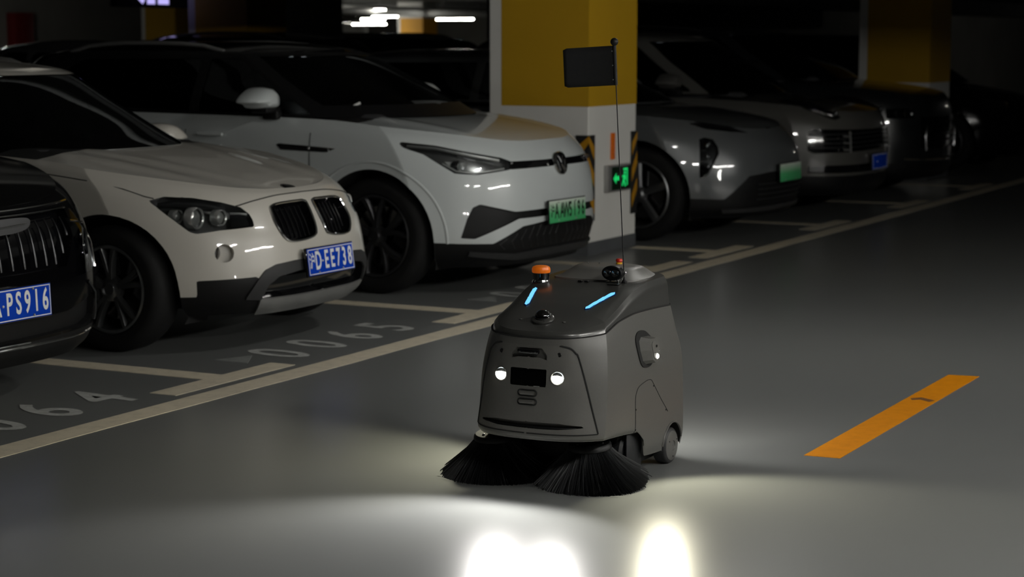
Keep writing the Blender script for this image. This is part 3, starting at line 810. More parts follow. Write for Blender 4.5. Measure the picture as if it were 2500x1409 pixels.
def make_car(label, c, st, regions, group=None):
    """regions: (name, polygon, field, material, offset, one object per side?)"""
    detail = st.get('detail', 1)
    root = thing('parked_car', label, 'car', (c['pos'][0], c['pos'][1], 0), math.radians(c.get('yaw', 0)), group)
    body = st['paint']; L = c['L']
    nf, ns, sub = (96, 150, 7) if detail == 1 else ((60, 90, 5) if detail == 2 else (26, 50, 3))
    sh = Shell(c['rails'], nf, ns, 14, sub)
    for r in regions: sh.region(r[0], r[1], r[2])
    for (u, z) in (c['wf'], c['wr']): sh.region('arch', circle((u, z), c['ra']), 'S')
    sill = sh.G.shape[0]
    for k, nm in enumerate(sh.names):
        if nm == 'arch': continue
        if k == 0: shell_part(sh, 0, 'body_shell', body, root); continue
        r = regions[k-1]; m, off, two = r[3], r[4], r[5]
        for s in ((-1, 1) if two else (None,)):
            o = shell_part(sh, k, nm, m, root, off, s)
            if o is not None and len(r) > 6: r[6](sh, o, s if s else 0)
    # bonnet
    half = sh.top[sh.top[:, 1] < c['cowl']]; gh0 = c['gh'][0]['u0']+c['gh'][0]['b']*.6
    hood = cap_grid(half, c['zc'], 22 if detail < 3 else 10, st.get('crown', 2.2), st.get('bump'))
    ku = int((half[:, 1] < gh0-.02).sum())
    grid_part(hood[:ku+1], 'hood', body, root)
    if ku < len(half)-2: grid_part(hood[ku:], 'cowl_panel', 'plastic', root)
    # cabin
    g = Shell(c['gh'], 46 if detail < 3 else 20, 70 if detail < 3 else 36, 14, 6 if detail < 3 else 3)
    gh = c['gh']
    A = [(r['u0']+r['b']+r['c'], float(val(r['z'], np.array([r['u0']+r['b']+r['c']]))[0]), float(val(r['W'], np.array([2.]))[0]), float(val(r['z'], np.array([r['u0']]))[0])) for r in gh]
    q = st.get('pillar', .93)
    fb = st.get('frit', 0.)
    ws = [(-.2, A[0][3]+.012+fb), (A[0][2]*q-.03*(fb > 0), A[0][1]+.005+fb)]+[(a[2]*q, a[1]+.005) for a in A[1:4]]+[(-.2, A[3][3]+.012)]
    ub = c['wf'][0]+(c['wr'][0]-c['wf'][0])*.53; zt = A[3][1]-.012; uc = L-.95
    g.region('windshield', ws, 'F', hi=L*.60)
    fe = [(a[0]+.045, a[1]) for a in A[:4]]
    g.region('side_window', [(fe[0][0], A[0][1]+.02)]+[(a, min(b, zt)) for a, b in fe[1:4]]+[(ub-.04, zt), (ub-.04, A[0][1]+.025)], 'S', lo=A[0][0]-.2)
    g.region('rear_side_window', [(ub+.04, A[0][1]+.025), (ub+.04, zt), (uc-.25, zt-.01), (uc+.12, zt-.2), (uc+.05, A[0][1]+.06)], 'S')
    shell_part(g, 0, 'cabin_frame', st.get('frame', body), root)
    shell_part(g, 1, 'windshield', 'glass', root, -.004)
    for s in (-1, 1): shell_part(g, 2, 'side_window', 'glass', root, -.006, s); shell_part(g, 3, 'rear_side_window', 'glass', root, -.006, s)
    roof = cap_grid(g.top, c['rc'], 16, 2.4); grid_part(roof, 'roof', st.get('roof', body), root)
    # wheel housings and floor
    for (u, z) in (c['wf'], c['wr']):
        for s in (-1, 1):
            V = []; n = 40
            for k in range(n+1):
                a = math.radians(-28+236*k/n); pu, pz = u+c['ra']*math.cos(a), z+c['ra']*math.sin(a)
                p, _ = sh.at(pu, max(pz, sh.G[0, :, 2].min()), 'S', s)
                xo = abs(p[0]) if pz > .2 else abs(p[0])
                V += [(s*xo, pu, pz), (s*(xo-.03), pu, pz), (s*.50, pu, pz)]
            F = [(3*k+j, 3*k+j+1, 3*k+j+4, 3*k+j+3) for k in range(n) for j in range(2)]
            link('wheel_housing', mesh(V, F), root, 'under')
    MB().box((0, L/2+.05, .27), (1.02, L-.5, .16), bev=.02).box((0, L/2+.05, .30), (1.5, c['wr'][0]-c['wf'][0]-2*c['ra']-.1, .14)).build('underbody', 'under', root)
    place_wheels(root, c, st)
    # cabin inside
    if detail < 3:
        zb_ = A[0][1]; cw = gh[0]['u0']
        MB().box((0, cw+.55, zb_-.06), (1.36, .75, .16), bev=.05).build('dashboard', 'seat', root)
        sw = [(.37+.18*math.cos(a)*1, cw+.98+.05*math.sin(a), zb_+.02+.17*math.sin(a)) for a in np.linspace(0, 2*math.pi, 25)[:-1]]
        MB().tube(sw, .014, 8, True).build('steering_wheel', 'plastic', root)
        for s in (-1, 1):
            MB().box((s*.37, cw+1.75, zb_-.05), (.50, .16, .62), rx=-.22, bev=.06).box((s*.37, cw+1.84, zb_+.34), (.27, .10, .18), rx=-.15, bev=.04).build('seat', 'seat', root)
        MB().box((0, cw+2.7, zb_-.10), (1.25, .18, .5), rx=-.25, bev=.06).build('rear_seat', 'seat', root)
    zmi = A[0][1]
    for s in (-1, 1): mirror(root, c, s*(A[0][2]+.0), A[0][0]+st.get('mir', .22), zmi+st.get('mz', .05), st.get('mcap', body), s)
    # roof rails
    if st.get('rails', True):
        for s in (-1, 1):
            pr = [(s*(A[4][2]-.01), u_, float(val(gh[4]['z'], np.array([u_]))[0])+dz) for u_, dz in zip(np.linspace(A[4][0]+.15, L-1.0, 9), (.0, .035, .045, .05, .05, .05, .045, .035, .0))]
            MB().tube(pr, .014, 8).build('roof_rail', st.get('railm', 'gplastic'), root)
    if detail < 3:                                          # door gaps and handles
        for s in (-1, 1):
            for uu in (st.get('door', c['wf'][0]+c['ra']+.09), ub, c['wr'][0]-c['ra']+.02):
                pts = on_shell(sh, [(uu+.0*z_, z_) for z_ in np.linspace(.34, float(sh.top[:, 2].max())-.12, 14)], 'S', s, .0005)
                MB().tube(pts, .003, 5).build('door_gap', 'shut', root)
            for uu in (ub-.22, c['wr'][0]-c['ra']-.12):
                pts = on_shell(sh, [(uu+d, zmi-.12) for d in (-.1, 0, .1)], 'S', s, .022)
                MB().tube(pts, [.010, .014, .010], 8).build('door_handle', body, root)
    return root, sh, hood, g

def hood_pt(hood, x, u, lift=0.):
    G = hood.reshape(-1, 3); d = (G[:, 0]-x)**2+(G[:, 1]-u)**2; return tuple(G[d.argmin()]+np.array([0, 0, lift]))

def ring_on(sh, poly, kind, side, r, name, m, parent, lift=.004, n=8):
    pts = on_shell(sh, poly, kind, side, lift)
    return MB().tube(pts, r, n, True).build(name, m, parent)

def lens_at(sh, f, z, kind, side, r, depth, parent, name='projector_lens', ring='chrome', lens='clear'):
    """round lamp unit set back from the skin, facing forward"""
    p, n = sh.at(f, z, kind, side)
    c = np.array([p[0]*.995, p[1]+depth, p[2]])
    o = MB().lathe([(r*1.0, -.012), (r*1.18, -.018), (r*1.25, -.005), (r*1.2, .03), (r*.98, .03)], 28, 'Y', tuple(c)).build('lamp_ring', ring, parent)
    MB().lathe([(.0005, -.016), (r*.35, -.0145), (r*.65, -.010), (r*.88, -.003), (r, .006)], 24, 'Y', tuple(c)).build(name, lens, parent)
    return o

# ================================================================= THE CARS
def cover(sh, name, o, s, m='clear', off=0.):
    shell_part(sh, sh.names.index(name), 'cover_glass', m, o, off, s if s else None)

# ---- warm white compact SUV in bay 0065
KID = [(.335, .712), (.318, .731), (.25, .742), (.09, .745), (.045, .742), (.028, .722), (.040, .60), (.065, .567), (.15, .552), (.26, .551), (.315, .575), (.345, .64)]
BHEAD = [(1.338, .779), (1.228, .799), (1.026, .791), (.829, .766), (.688, .738), (.626, .703), (.603, .670), (.60, .64), (.851, .63), (1.024, .615), (1.071, .625), (1.227, .712)]
def bmw_head(sh, o, s):
    cover(sh, 'headlight', o, s)
    lens_at(sh, .98, .690, 'P', s, .046, .045, o, ring='lamp_white', lens='lamp_white'); lens_at(sh, .815, .69, 'P', s, .034, .035, o, ring='lamp_white', lens='lamp_white')
    lens_at(sh, 1.10, .70, 'P', s, .028, .05, o, ring='lamp_white', lens='silver')
    MB().tube(on_shell(sh, [(1.28, .764), (1.15, .772), (.95, .760), (.80, .742)], 'P', s, -.020), [.010, .018, .018, .008], 8).build('upper_trim', 'gplastic', o)
    MB().prism([(.615, .652), (.615, .70), (.70, .722), (.76, .728), (.76, .650)], lambda a, b, q: tuple(sh.at(a, b, 'P', s)[0]-sh.at(a, b, 'P', s)[1]*(.022+q)), 0, .012).build('inner_bezel', 'gloss', o, False)
    MB().tube(on_shell(sh, [(.77, .714), (.70, .712), (.64, .706)], 'P', s, -.012), .0065, 8).build('light_bar', 'silver', o)
def kidney(sh, o, s):
    ring_on(sh, smooth_loop(KID, 4), 'F', s, .0065, 'chrome_rim', 'chrome', o)
    for k in range(7):
        a = .062+k*.040; top = .735-(.02 if k > 5 else 0); bot = .57+(.02 if k > 5 else 0)
        pts = [tuple(p) for p in on_shell(sh, [(a, bot), (a, (bot+top)/2), (a, top)], 'F', s, -.034)]
        MB().tube(pts, .0060, 6).build('slat', 'gloss', o)
def fog(sh, o, s):
    p, n = sh.at(.868, .515, 'P', s)
    MB().lathe([(.001, -.004), (.028, -.002), (.036, .004), (.038, .03)], 24, 'Y', (p[0]*.985, p[1]+.026, p[2])).build('fog_lens', 'dchrome', o)
def bmw_bump(X, u):
    a = np.abs(X); r1 = .16+.26*min(1., max(0., (u-.2)/1.0)); r2 = .46+.14*min(1., max(0., (u-.2)/1.0))
    k = min(1., max(0., (u-.22)/.35))
    return k*(.006*np.exp(-((a-r2)/.075)**2)+.003*np.exp(-((a-r1)/.07)**2)-.002)
R_BMW = [
    ('lower_bumper', [(-.2, .455), (.285, .452), (.446, .442), (.536, .42), (.572, .391), (1.036, .38), (1.03, .297), (1.30, .295), (1.30, .1), (-.2, .1)], 'P', 'plastic', .0, False),
    ('side_sill', [(1.1, .30), (3.2, .30), (3.2, .1), (1.1, .1)], 'S', 'plastic', .004, True),
    ('bumper_trim', [(-.2, .457), (.285, .454), (.446, .444), (.536, .42), (.60, .37), (.69, .278), (.575, .270), (.515, .345), (.43, .384), (.25, .402), (-.2, .402)], 'P', 'gplastic', .010, False),
    ('lower_grille', [(-.2, .40), (.25, .40), (.43, .382), (.512, .345), (.565, .275), (.3, .268), (-.2, .268)], 'P', 'gloss', -.035, False),
    ('skid_plate', [(-.2, .272), (.3, .272), (.46, .274), (.575, .272), (.63, .1), (-.2, .1)], 'P', 'silver', .012, False),
    ('fog_recess', [(.833+.070*math.cos(a), .515+.046*math.sin(a)) for a in np.linspace(0, 2*math.pi, 28)[:-1]], 'P', 'bmw', -.045, True, fog),
    ('headlight', BHEAD, 'P', 'lamp_in', -.07, True, bmw_head),
    ('kidney_grille', [tuple(p) for p in smooth_poly(KID, 4)], 'F', 'gloss', -.055, True, kidney),
]
bmw, sh, hood, g = make_car('warm white compact SUV with twin kidney grilles and blue plate, behind bay number 0065', car_bmw(),
    dict(paint='bmw', spokes='twin', rim=.225, alloy='alloy', bump=bmw_bump, frame='bmw', railm='silver', mir=.06, mz=-.04), R_BMW)
plate(bmw, sh, .435, '沪DEE738', 'blue', tilt=.12)
c_ = hood_pt(hood, .0, .235, .002)
bd = MB().lathe([(.001, .006), (.026, .006), (.034, .004), (.041, .005), (.042, 0), (.042, -.01)], 28, 'Z').build('bonnet_badge', 'dchrome', bmw); bd.location = c_; bd.rotation_euler = (.22, 0, 0)
MB().lathe([(.001, .007), (.029, .007)], 24, 'Z').build('badge_disc', 'gloss', bd)
MB().tube([tuple(p) for p in on_shell(sh, [(x, float(val([(0, .786), (.2, .783), (.4, .765), (.53, .742)], np.array([x]))[0])) for x in np.linspace(0, .53, 16)], 'F', -1, .0005)], .0035, 6).build('bonnet_gap', 'shut', bmw)
MB().tube([tuple(p) for p in on_shell(sh, [(x, float(val([(0, .786), (.2, .783), (.4, .765), (.53, .742)], np.array([x]))[0])) for x in np.linspace(0, .53, 16)], 'F', 1, .0005)], .0035, 6).build('bonnet_gap', 'shut', bmw)
for s in (-1, 1): MB().tube(on_shell(sh, [(1.30, .79), (1.36, .80), (1.5, .835), (1.75, .875), (2.0, .90)], 'P', s, .0005), .003, 6).build('fender_gap', 'shut', bmw)

# ---- cool white electric SUV in the next bay
VHEAD = [(1.56, .944), (1.545, .958), (1.263, .937), (.952, .892), (.686, .858), (.60, .836), (.61, .784), (.935, .757), (1.117, .768), (1.234, .819), (1.37, .883), (1.485, .911), (1.54, .927)]
def vw_head(sh, o, s):
    cover(sh, 'headlight', o, s)
    lens_at(sh, 1.03, .808, 'P', s, .030, .05, o, ring='dchrome')
    MB().tube(on_shell(sh, [(1.50, .938), (1.26, .924), (.95, .878), (.70, .846)], 'P', s, -.012), .010, 8).build('upper_light_guide', 'silver', o)
    MB().tube(on_shell(sh, [(.66, .793), (.93, .770), (1.10, .782), (1.22, .830)], 'P', s, -.012), .008, 8).build('lower_light_guide', 'silver', o)
    MB().prism([(1.20, .848), (1.02, .842), (1.06, .79), (1.13, .79)], lambda a, b, q: tuple(sh.at(a, b, 'P', s)[0]-sh.at(a, b, 'P', s)[1]*(.03+q)), 0, .004).build('reflector', 'lamp_white', o)
def vw_grille(sh, o, s):
    for k in range(7):
        for zz in (.300, .335, .370, .405):
            pass
R_VW = [
    ('lower_bumper', [(-.2, .447), (.233, .448), (.49, .43), (.786, .332), (1.07, .336), (1.35, .343), (1.35, .1), (-.2, .1)], 'P', 'plastic', -.004, False),
    ('side_sill', [(1.2, .34), (3.4, .34), (3.4, .1), (1.2, .1)], 'S', 'plastic', .004, True),
    ('lower_lip', [(-.2, .275), (.3, .273), (.57, .260), (1.01, .287), (1.0, .262), (.55, .225), (-.2, .235)], 'P', 'gplastic', .014, False),
    ('air_intake', [(1.076, .371), (1.021, .493), (.972, .56), (.907, .579), (.571, .525), (.255, .528), (-.2, .53), (-.2, .482), (.254, .48), (.531, .48), (.721, .429), (.954, .365)], 'P', 'plastic', -.02, False),
    ('light_bar', [(.61, .834), (.185, .831), (-.2, .831), (-.2, .787), (.24, .787), (.62, .785)], 'P', 'gloss', -.012, False),
    ('headlight', VHEAD, 'P', 'lamp_in', -.055, True, vw_head),
    ('fender_vent', [(1.593, .929), (1.35, .918), (1.125, .906), (1.187, .881), (1.311, .883), (1.548, .889)], 'S', 'gloss', .004, True),
]
vw, sh, hood, g = make_car('cool white SUV with slim light bar and green plate, beside the yellow pillar', car_vw(),
    dict(paint='vw', spokes='vee', rim=.258, alloy='dalloy', frame='plastic', frit=.07, roof='black_car', mcap='vw', door=1.325, railm='silver', mir=.35, mz=.055,
         bump=lambda X, u: .012*np.exp(-((np.abs(X)-.60)/.07)**2)*min(1., max(0., (u-.2)/.3))), R_VW)
plate(vw, sh, .502, '沪AAW5196', 'green', tilt=.03)
bp, bn = sh.at(0, .80, 'F', 1)
bdg = MB().lathe([(.060, -.010), (.072, -.012), (.076, -.004), (.076, .01), (.060, .01)], 36, 'Y').build('front_badge', 'chrome', vw); bdg.location = (0, float(bp[1])-.012, .80); bdg.rotation_euler = (-.18, 0, 0)
MB().lathe([(.001, -.002), (.062, -.002), (.062, .004)], 30, 'Y').build('badge_disc', 'gloss', bdg)
vv = MB()
for pts in ([(-.030, .050), (0, .006), (.030, .050)], [(-.054, .022), (-.026, -.050), (0, -.006), (.026, -.050), (.054, .022)]):
    vv.tube([(a, -.007, b) for a, b in pts], .0055, 6)
vv.build('badge_letters', 'chrome', bdg)
for s in (-1, 1):
    gp, gn = sh.at(.585, .812, 'P', s)
    MB().box((float(gp[0]), float(gp[1])-.002, .824), (.05, .012, .012), rz=-s*.3, bev=.004).build('light_bar_end', 'chrome', vw)
    p_, n_ = sh.at(1.325, .902, 'S', s); MB().ball(tuple(p_+n_*.008), .010, 12, 8).build('vent_emblem', 'chrome', vw)
    MB().tube(on_shell(sh, [(a, b) for a, b in [(c[0], c[1]) for c in [(.86+.50*math.cos(t), .36+.47*math.sin(t)) for t in np.linspace(-.05, math.pi+.05, 40)]]], 'S', s, -.003), .009, 8).build('arch_flare', 'vw', vw)
    for k in range(8):                                     # honeycomb bars in the lower grille
        xx = .06+k*.075; zt_ = float(val([(0, .43), (.233, .43), (.40, .415), (.66, .33)], np.array([xx]))[0])
        MB().tube(on_shell(sh, [(xx-.02, .29), (xx+.02, (.29+zt_)/2), (xx-.02, zt_)], 'F', s, -.007), .005, 5).build('grille_bar', 'gplastic', vw)
pp = MB().box((0, 0, 0), (.15, .10, .014), rz=.3, bev=.003).box((.07, .03, .022), (.12, .09, .012), rz=-.4, rx=.5, bev=.003).build('paper_slip', 'paper')
tag(pp, 'crumpled white paper slip behind the windshield of the cool white SUV', 'paper'); pp.location = (10.93, 6.84, 1.15); pp.rotation_euler = (-.5, 0, .3)

# ---- black car with ribbed chrome grille at the left edge
def mpv_grille(sh, o, s):
    for xx in (.037, .114, .190, .262, .330, .396, .458):
        for sg_ in (-1, 1):
            pts = on_shell(sh, [(xx, z_) for z_ in np.linspace(.60 if xx < .36 else .60+(xx-.36)*1.2, .80, 7)], 'F', sg_, -.006)
            MB().tube(pts, [.0055, .0065, .005, .004, .004, .004, .004], 6).build('grille_rib', 'ribm', o)
    for sg_ in (-1, 1):
        MB().tube(on_shell(sh, [(x_, .847+.03*x_*x_) for x_ in np.linspace(0, .60, 12)], 'F', sg_, .002), .006, 6).build('upper_chrome_strip', 'chrome', o)
        MB().tube(on_shell(sh, [(x_, .826+.02*x_*x_) for x_ in np.linspace(0, .54, 12)], 'F', sg_, .002), .005, 6).build('upper_chrome_strip', 'dchrome', o)
def mpv_lamp(sh, o, s):
    cover(sh, 'corner_lamp', o, s)
    MB().tube(on_shell(sh, [(.62, .775), (.80, .755), (.83, .66), (.80, .55)], 'P', s, .003), .006, 6).build('lamp_trim', 'chrome', o)
    for zz in (.60, .65, .70): MB().ball(tuple(sh.at(.74, zz, 'P', s)[0]+np.array([0, .03, 0])), .016, 12, 8).build('lamp_element', 'dchrome', o)
R_MPV = [
    ('lower_bumper', [(-.2, .27), (1.2, .30), (1.2, .1), (-.2, .1)], 'P', 'plastic', 0., False),
    ('grille', [(-.2, .832), (.54, .838), (.50, .72), (.40, .585), (-.2, .578)], 'F', 'gloss', -.045, False, mpv_grille),
    ('corner_lamp', [(.60, .79), (.82, .77), (.86, .66), (.82, .545), (.50, .53)], 'P', 'gloss', -.05, True, mpv_lamp),
    ('lower_intake', [(-.2, .375), (.42, .385), (.75, .45), (.80, .33), (.6, .30), (-.2, .285)], 'P', 'plastic', -.03, False),
]
mpv, sh, hood, g = make_car('glossy black car with ribbed chrome grille and blue plate at the left edge', car_mpv(),
    dict(paint='black_car', spokes='twin', rim=.245, alloy='alloy'), R_MPV)
plate(mpv, sh, .462, '沪APS916', 'blue', tilt=.04)
bw = smooth_poly([(-.17, .028), (0, .034), (.17, .028), (.165, -.012), (.09, -.03), (0, -.034), (-.09, -.03), (-.165, -.012)], 4)
gp, gn = sh.at(0, .785, 'F', 1)
wb_ = MB().prism([tuple(p) for p in bw], lambda a, b, q: (a, -q, b), 0, .018).build('grille_badge', 'dchrome', mpv); wb_.location = (0, float(gp[1])-.004, .785); wb_.rotation_euler = (-.25, 0, 0)
MB().tube([(-.15, -.020, .004), (0, -.022, -.004), (.15, -.020, .004)], .004, 6).build('badge_line', 'chrome', wb_)
for s in (-1, 1):
    MB().tube(on_shell(sh, [(x_, .262+.035*max(0, x_-.5)) for x_ in np.linspace(0, .95, 20)], 'P', s, .004), .006, 6).build('lower_chrome_strip', 'chrome', mpv)
    MB().tube(on_shell(sh, [(x_, .278) for x_ in np.linspace(0, .16, 6)], 'P', s, .004), .004, 6).build('lower_chrome_strip', 'chrome', mpv)
    MB().tube(on_shell(sh, [(.62, .50), (.74, .44), (.86, .34), (.90, .30)], 'P', s, .006), .007, 6).build('intake_trim', 'dchrome', mpv)

# ---- silver grey saloon right of the pillar
def et_lamp(sh, o, s):
    cover(sh, 'lower_lamp', o, s)
    for zz in (.60, .68, .76): lens_at(sh, 1.15, zz, 'P', s, .024, .05, o, ring='dchrome')
R_ET = [
    ('lower_bumper', [(1.40, .351), (.989, .341), (.689, .521), (.373, .54), (-.2, .545), (-.2, .1), (1.40, .1)], 'P', 'plastic', -.006, False),
    ('side_sill', [(1.2, .33), (3.4, .33), (3.4, .1), (1.2, .1)], 'S', 'plastic', .004, True),
    ('front_lip', [(-.2, .275), (.39, .272), (1.015, .262), (1.0, .235), (-.2, .245)], 'P', 'gplastic', .012, False),
    ('slit_lamp', [(1.339, .932), (1.184, .94), (.834, .902), (.60, .849), (.867, .863), (1.163, .888)], 'P', 'gloss', -.01, True),
    ('lower_lamp', [(1.261, .811), (1.202, .825), (1.106, .81), (1.051, .741), (1.057, .696), (1.178, .543), (1.253, .505), (1.284, .515)], 'P', 'gloss', -.05, True, et_lamp),
]
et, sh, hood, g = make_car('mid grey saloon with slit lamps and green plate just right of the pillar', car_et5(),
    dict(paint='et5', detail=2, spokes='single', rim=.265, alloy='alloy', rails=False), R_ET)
plate(et, sh, .525, '', 'green', tilt=.02)
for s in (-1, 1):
    MB().tube(on_shell(sh, [(1.045, .575), (1.062, .555), (1.066, .525), (1.055, .495)], 'P', s, .006), [.004, .010, .011, .004], 8).build('glint_crescent', 'glint', et)  # glowing crescent stands in for a bright reflection on the bumper
    for zz in (.33, .37, .41, .45): MB().tube(on_shell(sh, [(x_, zz) for x_ in np.linspace(0, .50, 8)], 'F', s, .004), .004, 5).build('grille_bar', 'gplastic', et)
hb = MB().box((0, 0, 0), (.09, .018, .03), bev=.006).build('bonnet_badge', 'gloss', et); hb.location = (0, .17, .868)

# ---- pale beige crossover
R_LY = [
    ('lower_bumper', [(-.2, .36), (1.4, .37), (1.4, .1), (-.2, .1)], 'P', 'plastic', 0., False),
    ('grille', [(-.2, .765), (1.18, .788), (1.25, .76), (1.25, .60), (1.18, .572), (-.2, .59)], 'P', 'gloss', -.035, False),
    ('lower_intake', [(-.2, .462), (1.24, .463), (1.24, .393), (-.2, .388)], 'P', 'gloss', -.03, False),
]
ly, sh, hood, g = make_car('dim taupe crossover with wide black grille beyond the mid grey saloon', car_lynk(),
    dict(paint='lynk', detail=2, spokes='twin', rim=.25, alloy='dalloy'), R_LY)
plate(ly, sh, .47, '', 'blue', tilt=.02)
for s in (-1, 1):
    for zz in (.62, .66, .70, .74): MB().tube(on_shell(sh, [(x_, zz) for x_ in np.linspace(0, 1.22, 16)], 'P', s, -.012), .005, 5).build('grille_bar', 'gplastic', ly)
    e_ = MB(); e_.tube(on_shell(sh, [(.64, .575), (.64, .76)], 'P', s, .004), .010, 6)
    for zz in (.595, .655, .715): e_.tube(on_shell(sh, [(.64, zz), (.76, zz+.006)], 'P', s, .004), .009, 6)
    e_.build('grille_emblem', 'silver', ly)
    P0 = [hood_pt(hood, s*.60, .74, -.004), hood_pt(hood, s*.70, .58, -.012), hood_pt(hood, s*.735, .42, -.02), tuple(sh.at(.90, .905, 'P', s)[0]), tuple(sh.at(.77, .885, 'P', s)[0])]
    hl = MB().tube([tuple(p) for p in smooth_poly(P0, 5, False)], [.012, .022, .032, .040, .046, .05, .053, .055, .057, .058, .058, .056, .053, .05, .046, .042, .037, .031, .024, .016, .008], 14).build('headlight', 'gloss', ly)
    for k in (9, 13): MB().ball(tuple(np.array(P0[2 if k == 9 else 3])+np.array([0, -.045, .02])), .022, 12, 8).build('lamp_element', 'dchrome', hl)

# ---- dark SUV before the second pillar
R_SU = [
    ('grille', [(-.2, .80), (.60, .81), (.62, .50), (-.2, .48)], 'F', 'gloss', -.03, False),
    ('headlight', [(.80, .90), (1.25, .90), (1.25, .80), (.80, .80)], 'P', 'gloss', -.04, True, lambda sh, o, s: (cover(sh, 'headlight', o, s), lens_at(sh, .92, .85, 'P', s, .032, .03, o), lens_at(sh, 1.05, .85, 'P', s, .032, .04, o))),
    ('lower_bumper', [(-.2, .34), (1.4, .36), (1.4, .1), (-.2, .1)], 'P', 'plastic', 0., False),
]
su, sh, hood, g = make_car('dark SUV with chrome trimmed front standing before the right hand pillar', car_suv(),
    dict(paint='dark_car', detail=2, spokes='twin', rim=.26, alloy='dalloy'), R_SU)
for s in (-1, 1):
    MB().tube(on_shell(sh, [(x_, .375+.03*x_) for x_ in np.linspace(0, .98, 14)], 'P', s, .008), .012, 6).build('lower_chrome_strip', 'chrome', su)
    MB().box((s*.72, float(sh.at(.72, .845, 'F', s)[0][1])-.01, .848), (.12, .02, .022), rz=-s*.35, bev=.005).build('light_bar', 'chrome', su)
    MB().tube(on_shell(sh, [(.50, .72), (.54, .62), (.52, .48)], 'F', s, .004), .012, 8).build('corner_trim', 'dchrome', su)
    for zz in (.56, .62, .68, .74): MB().tube(on_shell(sh, [(x_, zz) for x_ in np.linspace(0, .58, 8)], 'F', s, -.008), .006, 5).build('grille_bar', 'dchrome', su)

# ---- dark cars in the row behind and beyond the second pillar
def plain(label, c, paint):
    o, s_, h_, g_ = make_car(label, c, dict(paint=paint, detail=3, spoked=False, alloy='dalloy'), [('front_grille', [(-.2, .75), (.6, .76), (.58, .5), (-.2, .48)], 'F', 'gloss', -.02, False),
        ('lamp', [(.75, .84), (1.2, .88), (1.2, .78), (.75, .76)], 'P', 'dchrome', -.01, True)], 'dark cars in the shadow')
    return o
plain('black car roof behind the warm white SUV at the far left', car_gen((16.4, 16.05), 180, zr=1.565, zn=.85, zh=1.02), 'grey_car')
plain('black SUV roof behind the cool white SUV, under the dim yellow pillar', car_gen((19.0, 16.1), 180, zr=1.66), 'black_car')
plain('black SUV roof behind the cool white SUV, under the far tube lights', car_gen((21.65, 16.1), 180, zr=1.655), 'black_car')
plain('black car half hidden beyond the right hand pillar', car_gen((24.5, 5.6), 0, zr=1.63), 'black_car')

# ================================================================= THE SWEEPING ROBOT
RS = robot_spec()
rob = thing('sweeping_robot', 'grey autonomous floor sweeping robot with two round lit headlights and black side brushes', 'robot', (RS['pos'][0], RS['pos'][1], 0), math.radians(-90))
lo = Shell(RS['low'], 90, 110, 40, 14); up_ = Shell(RS['up'], 70, 80, 40, 8)
# front panel set in a dark groove
PANEL = [(-.2, .530), (.165, .530), (.205, .522), (.229, .505), (.243, .487), (.285, .36), (.330, .224), (-.2, .222)]
def front_y(x, z): return float(lo.at(abs(x), z, 'F', 1 if x >= 0 else -1)[0][1])
lo.region('front_panel', PANEL, 'P')
lo.region('bumper_slot', [(-.2, .262), (.12, .262), (.20, .252), (.20, .247), (.12, .240), (-.2, .238)], 'F', hi=.2)
lo.region('display_recess', [(-.2, .4475), (.068, .4475), (.070, .444), (.070, .389), (.068, .386), (-.2, .386)], 'F', hi=.2)
lo.region('camera_notch', [(-.2, .520), (.050, .520), (.069, .498), (.069, .480), (.044, .487), (-.2, .4885)], 'F', hi=.2)
lo.region('lamp_recess', [(tuple(p)) for p in circle((.110, .4195), .024, 30)], 'F', hi=.2)
lo.region('wheel_arch', circle((.725, .072), .086, 40), 'S')
shell_part(lo, 0, 'body_shell', 'robot', rob)
fp = shell_part(lo, 1, 'front_panel', 'robot_d', rob, .0)
shell_part(lo, 2, 'slot', 'robot_d', fp, -.020)
for s in (-1, 1):
    MB().tube(on_shell(lo, [(x_, .243) for x_ in np.linspace(0, .18, 8)], 'F', s, -.012), .006, 6).build('slot_lip', 'plastic', fp)
dp = shell_part(lo, 3, 'display', 'dome', rob, -.006)
shell_part(lo, 4, 'camera_notch', 'robot', fp, -.010)
gv = []
for s in (1, -1):
    pts = on_shell(lo, smooth_poly(PANEL[1:7], 4, False), 'P', s, .0005)
    gv.append(pts)
gr = gv[1][::-1]+gv[0]
MB().tube(gr, .0032, 6).build('panel_groove', 'shut', rob)
for s in (-1, 1): MB().tube(on_shell(lo, [(x_, .2225) for x_ in np.linspace(0.005, .33, 14)], 'P', s, .0005), .0022, 6).build('panel_groove', 'shut', rob)
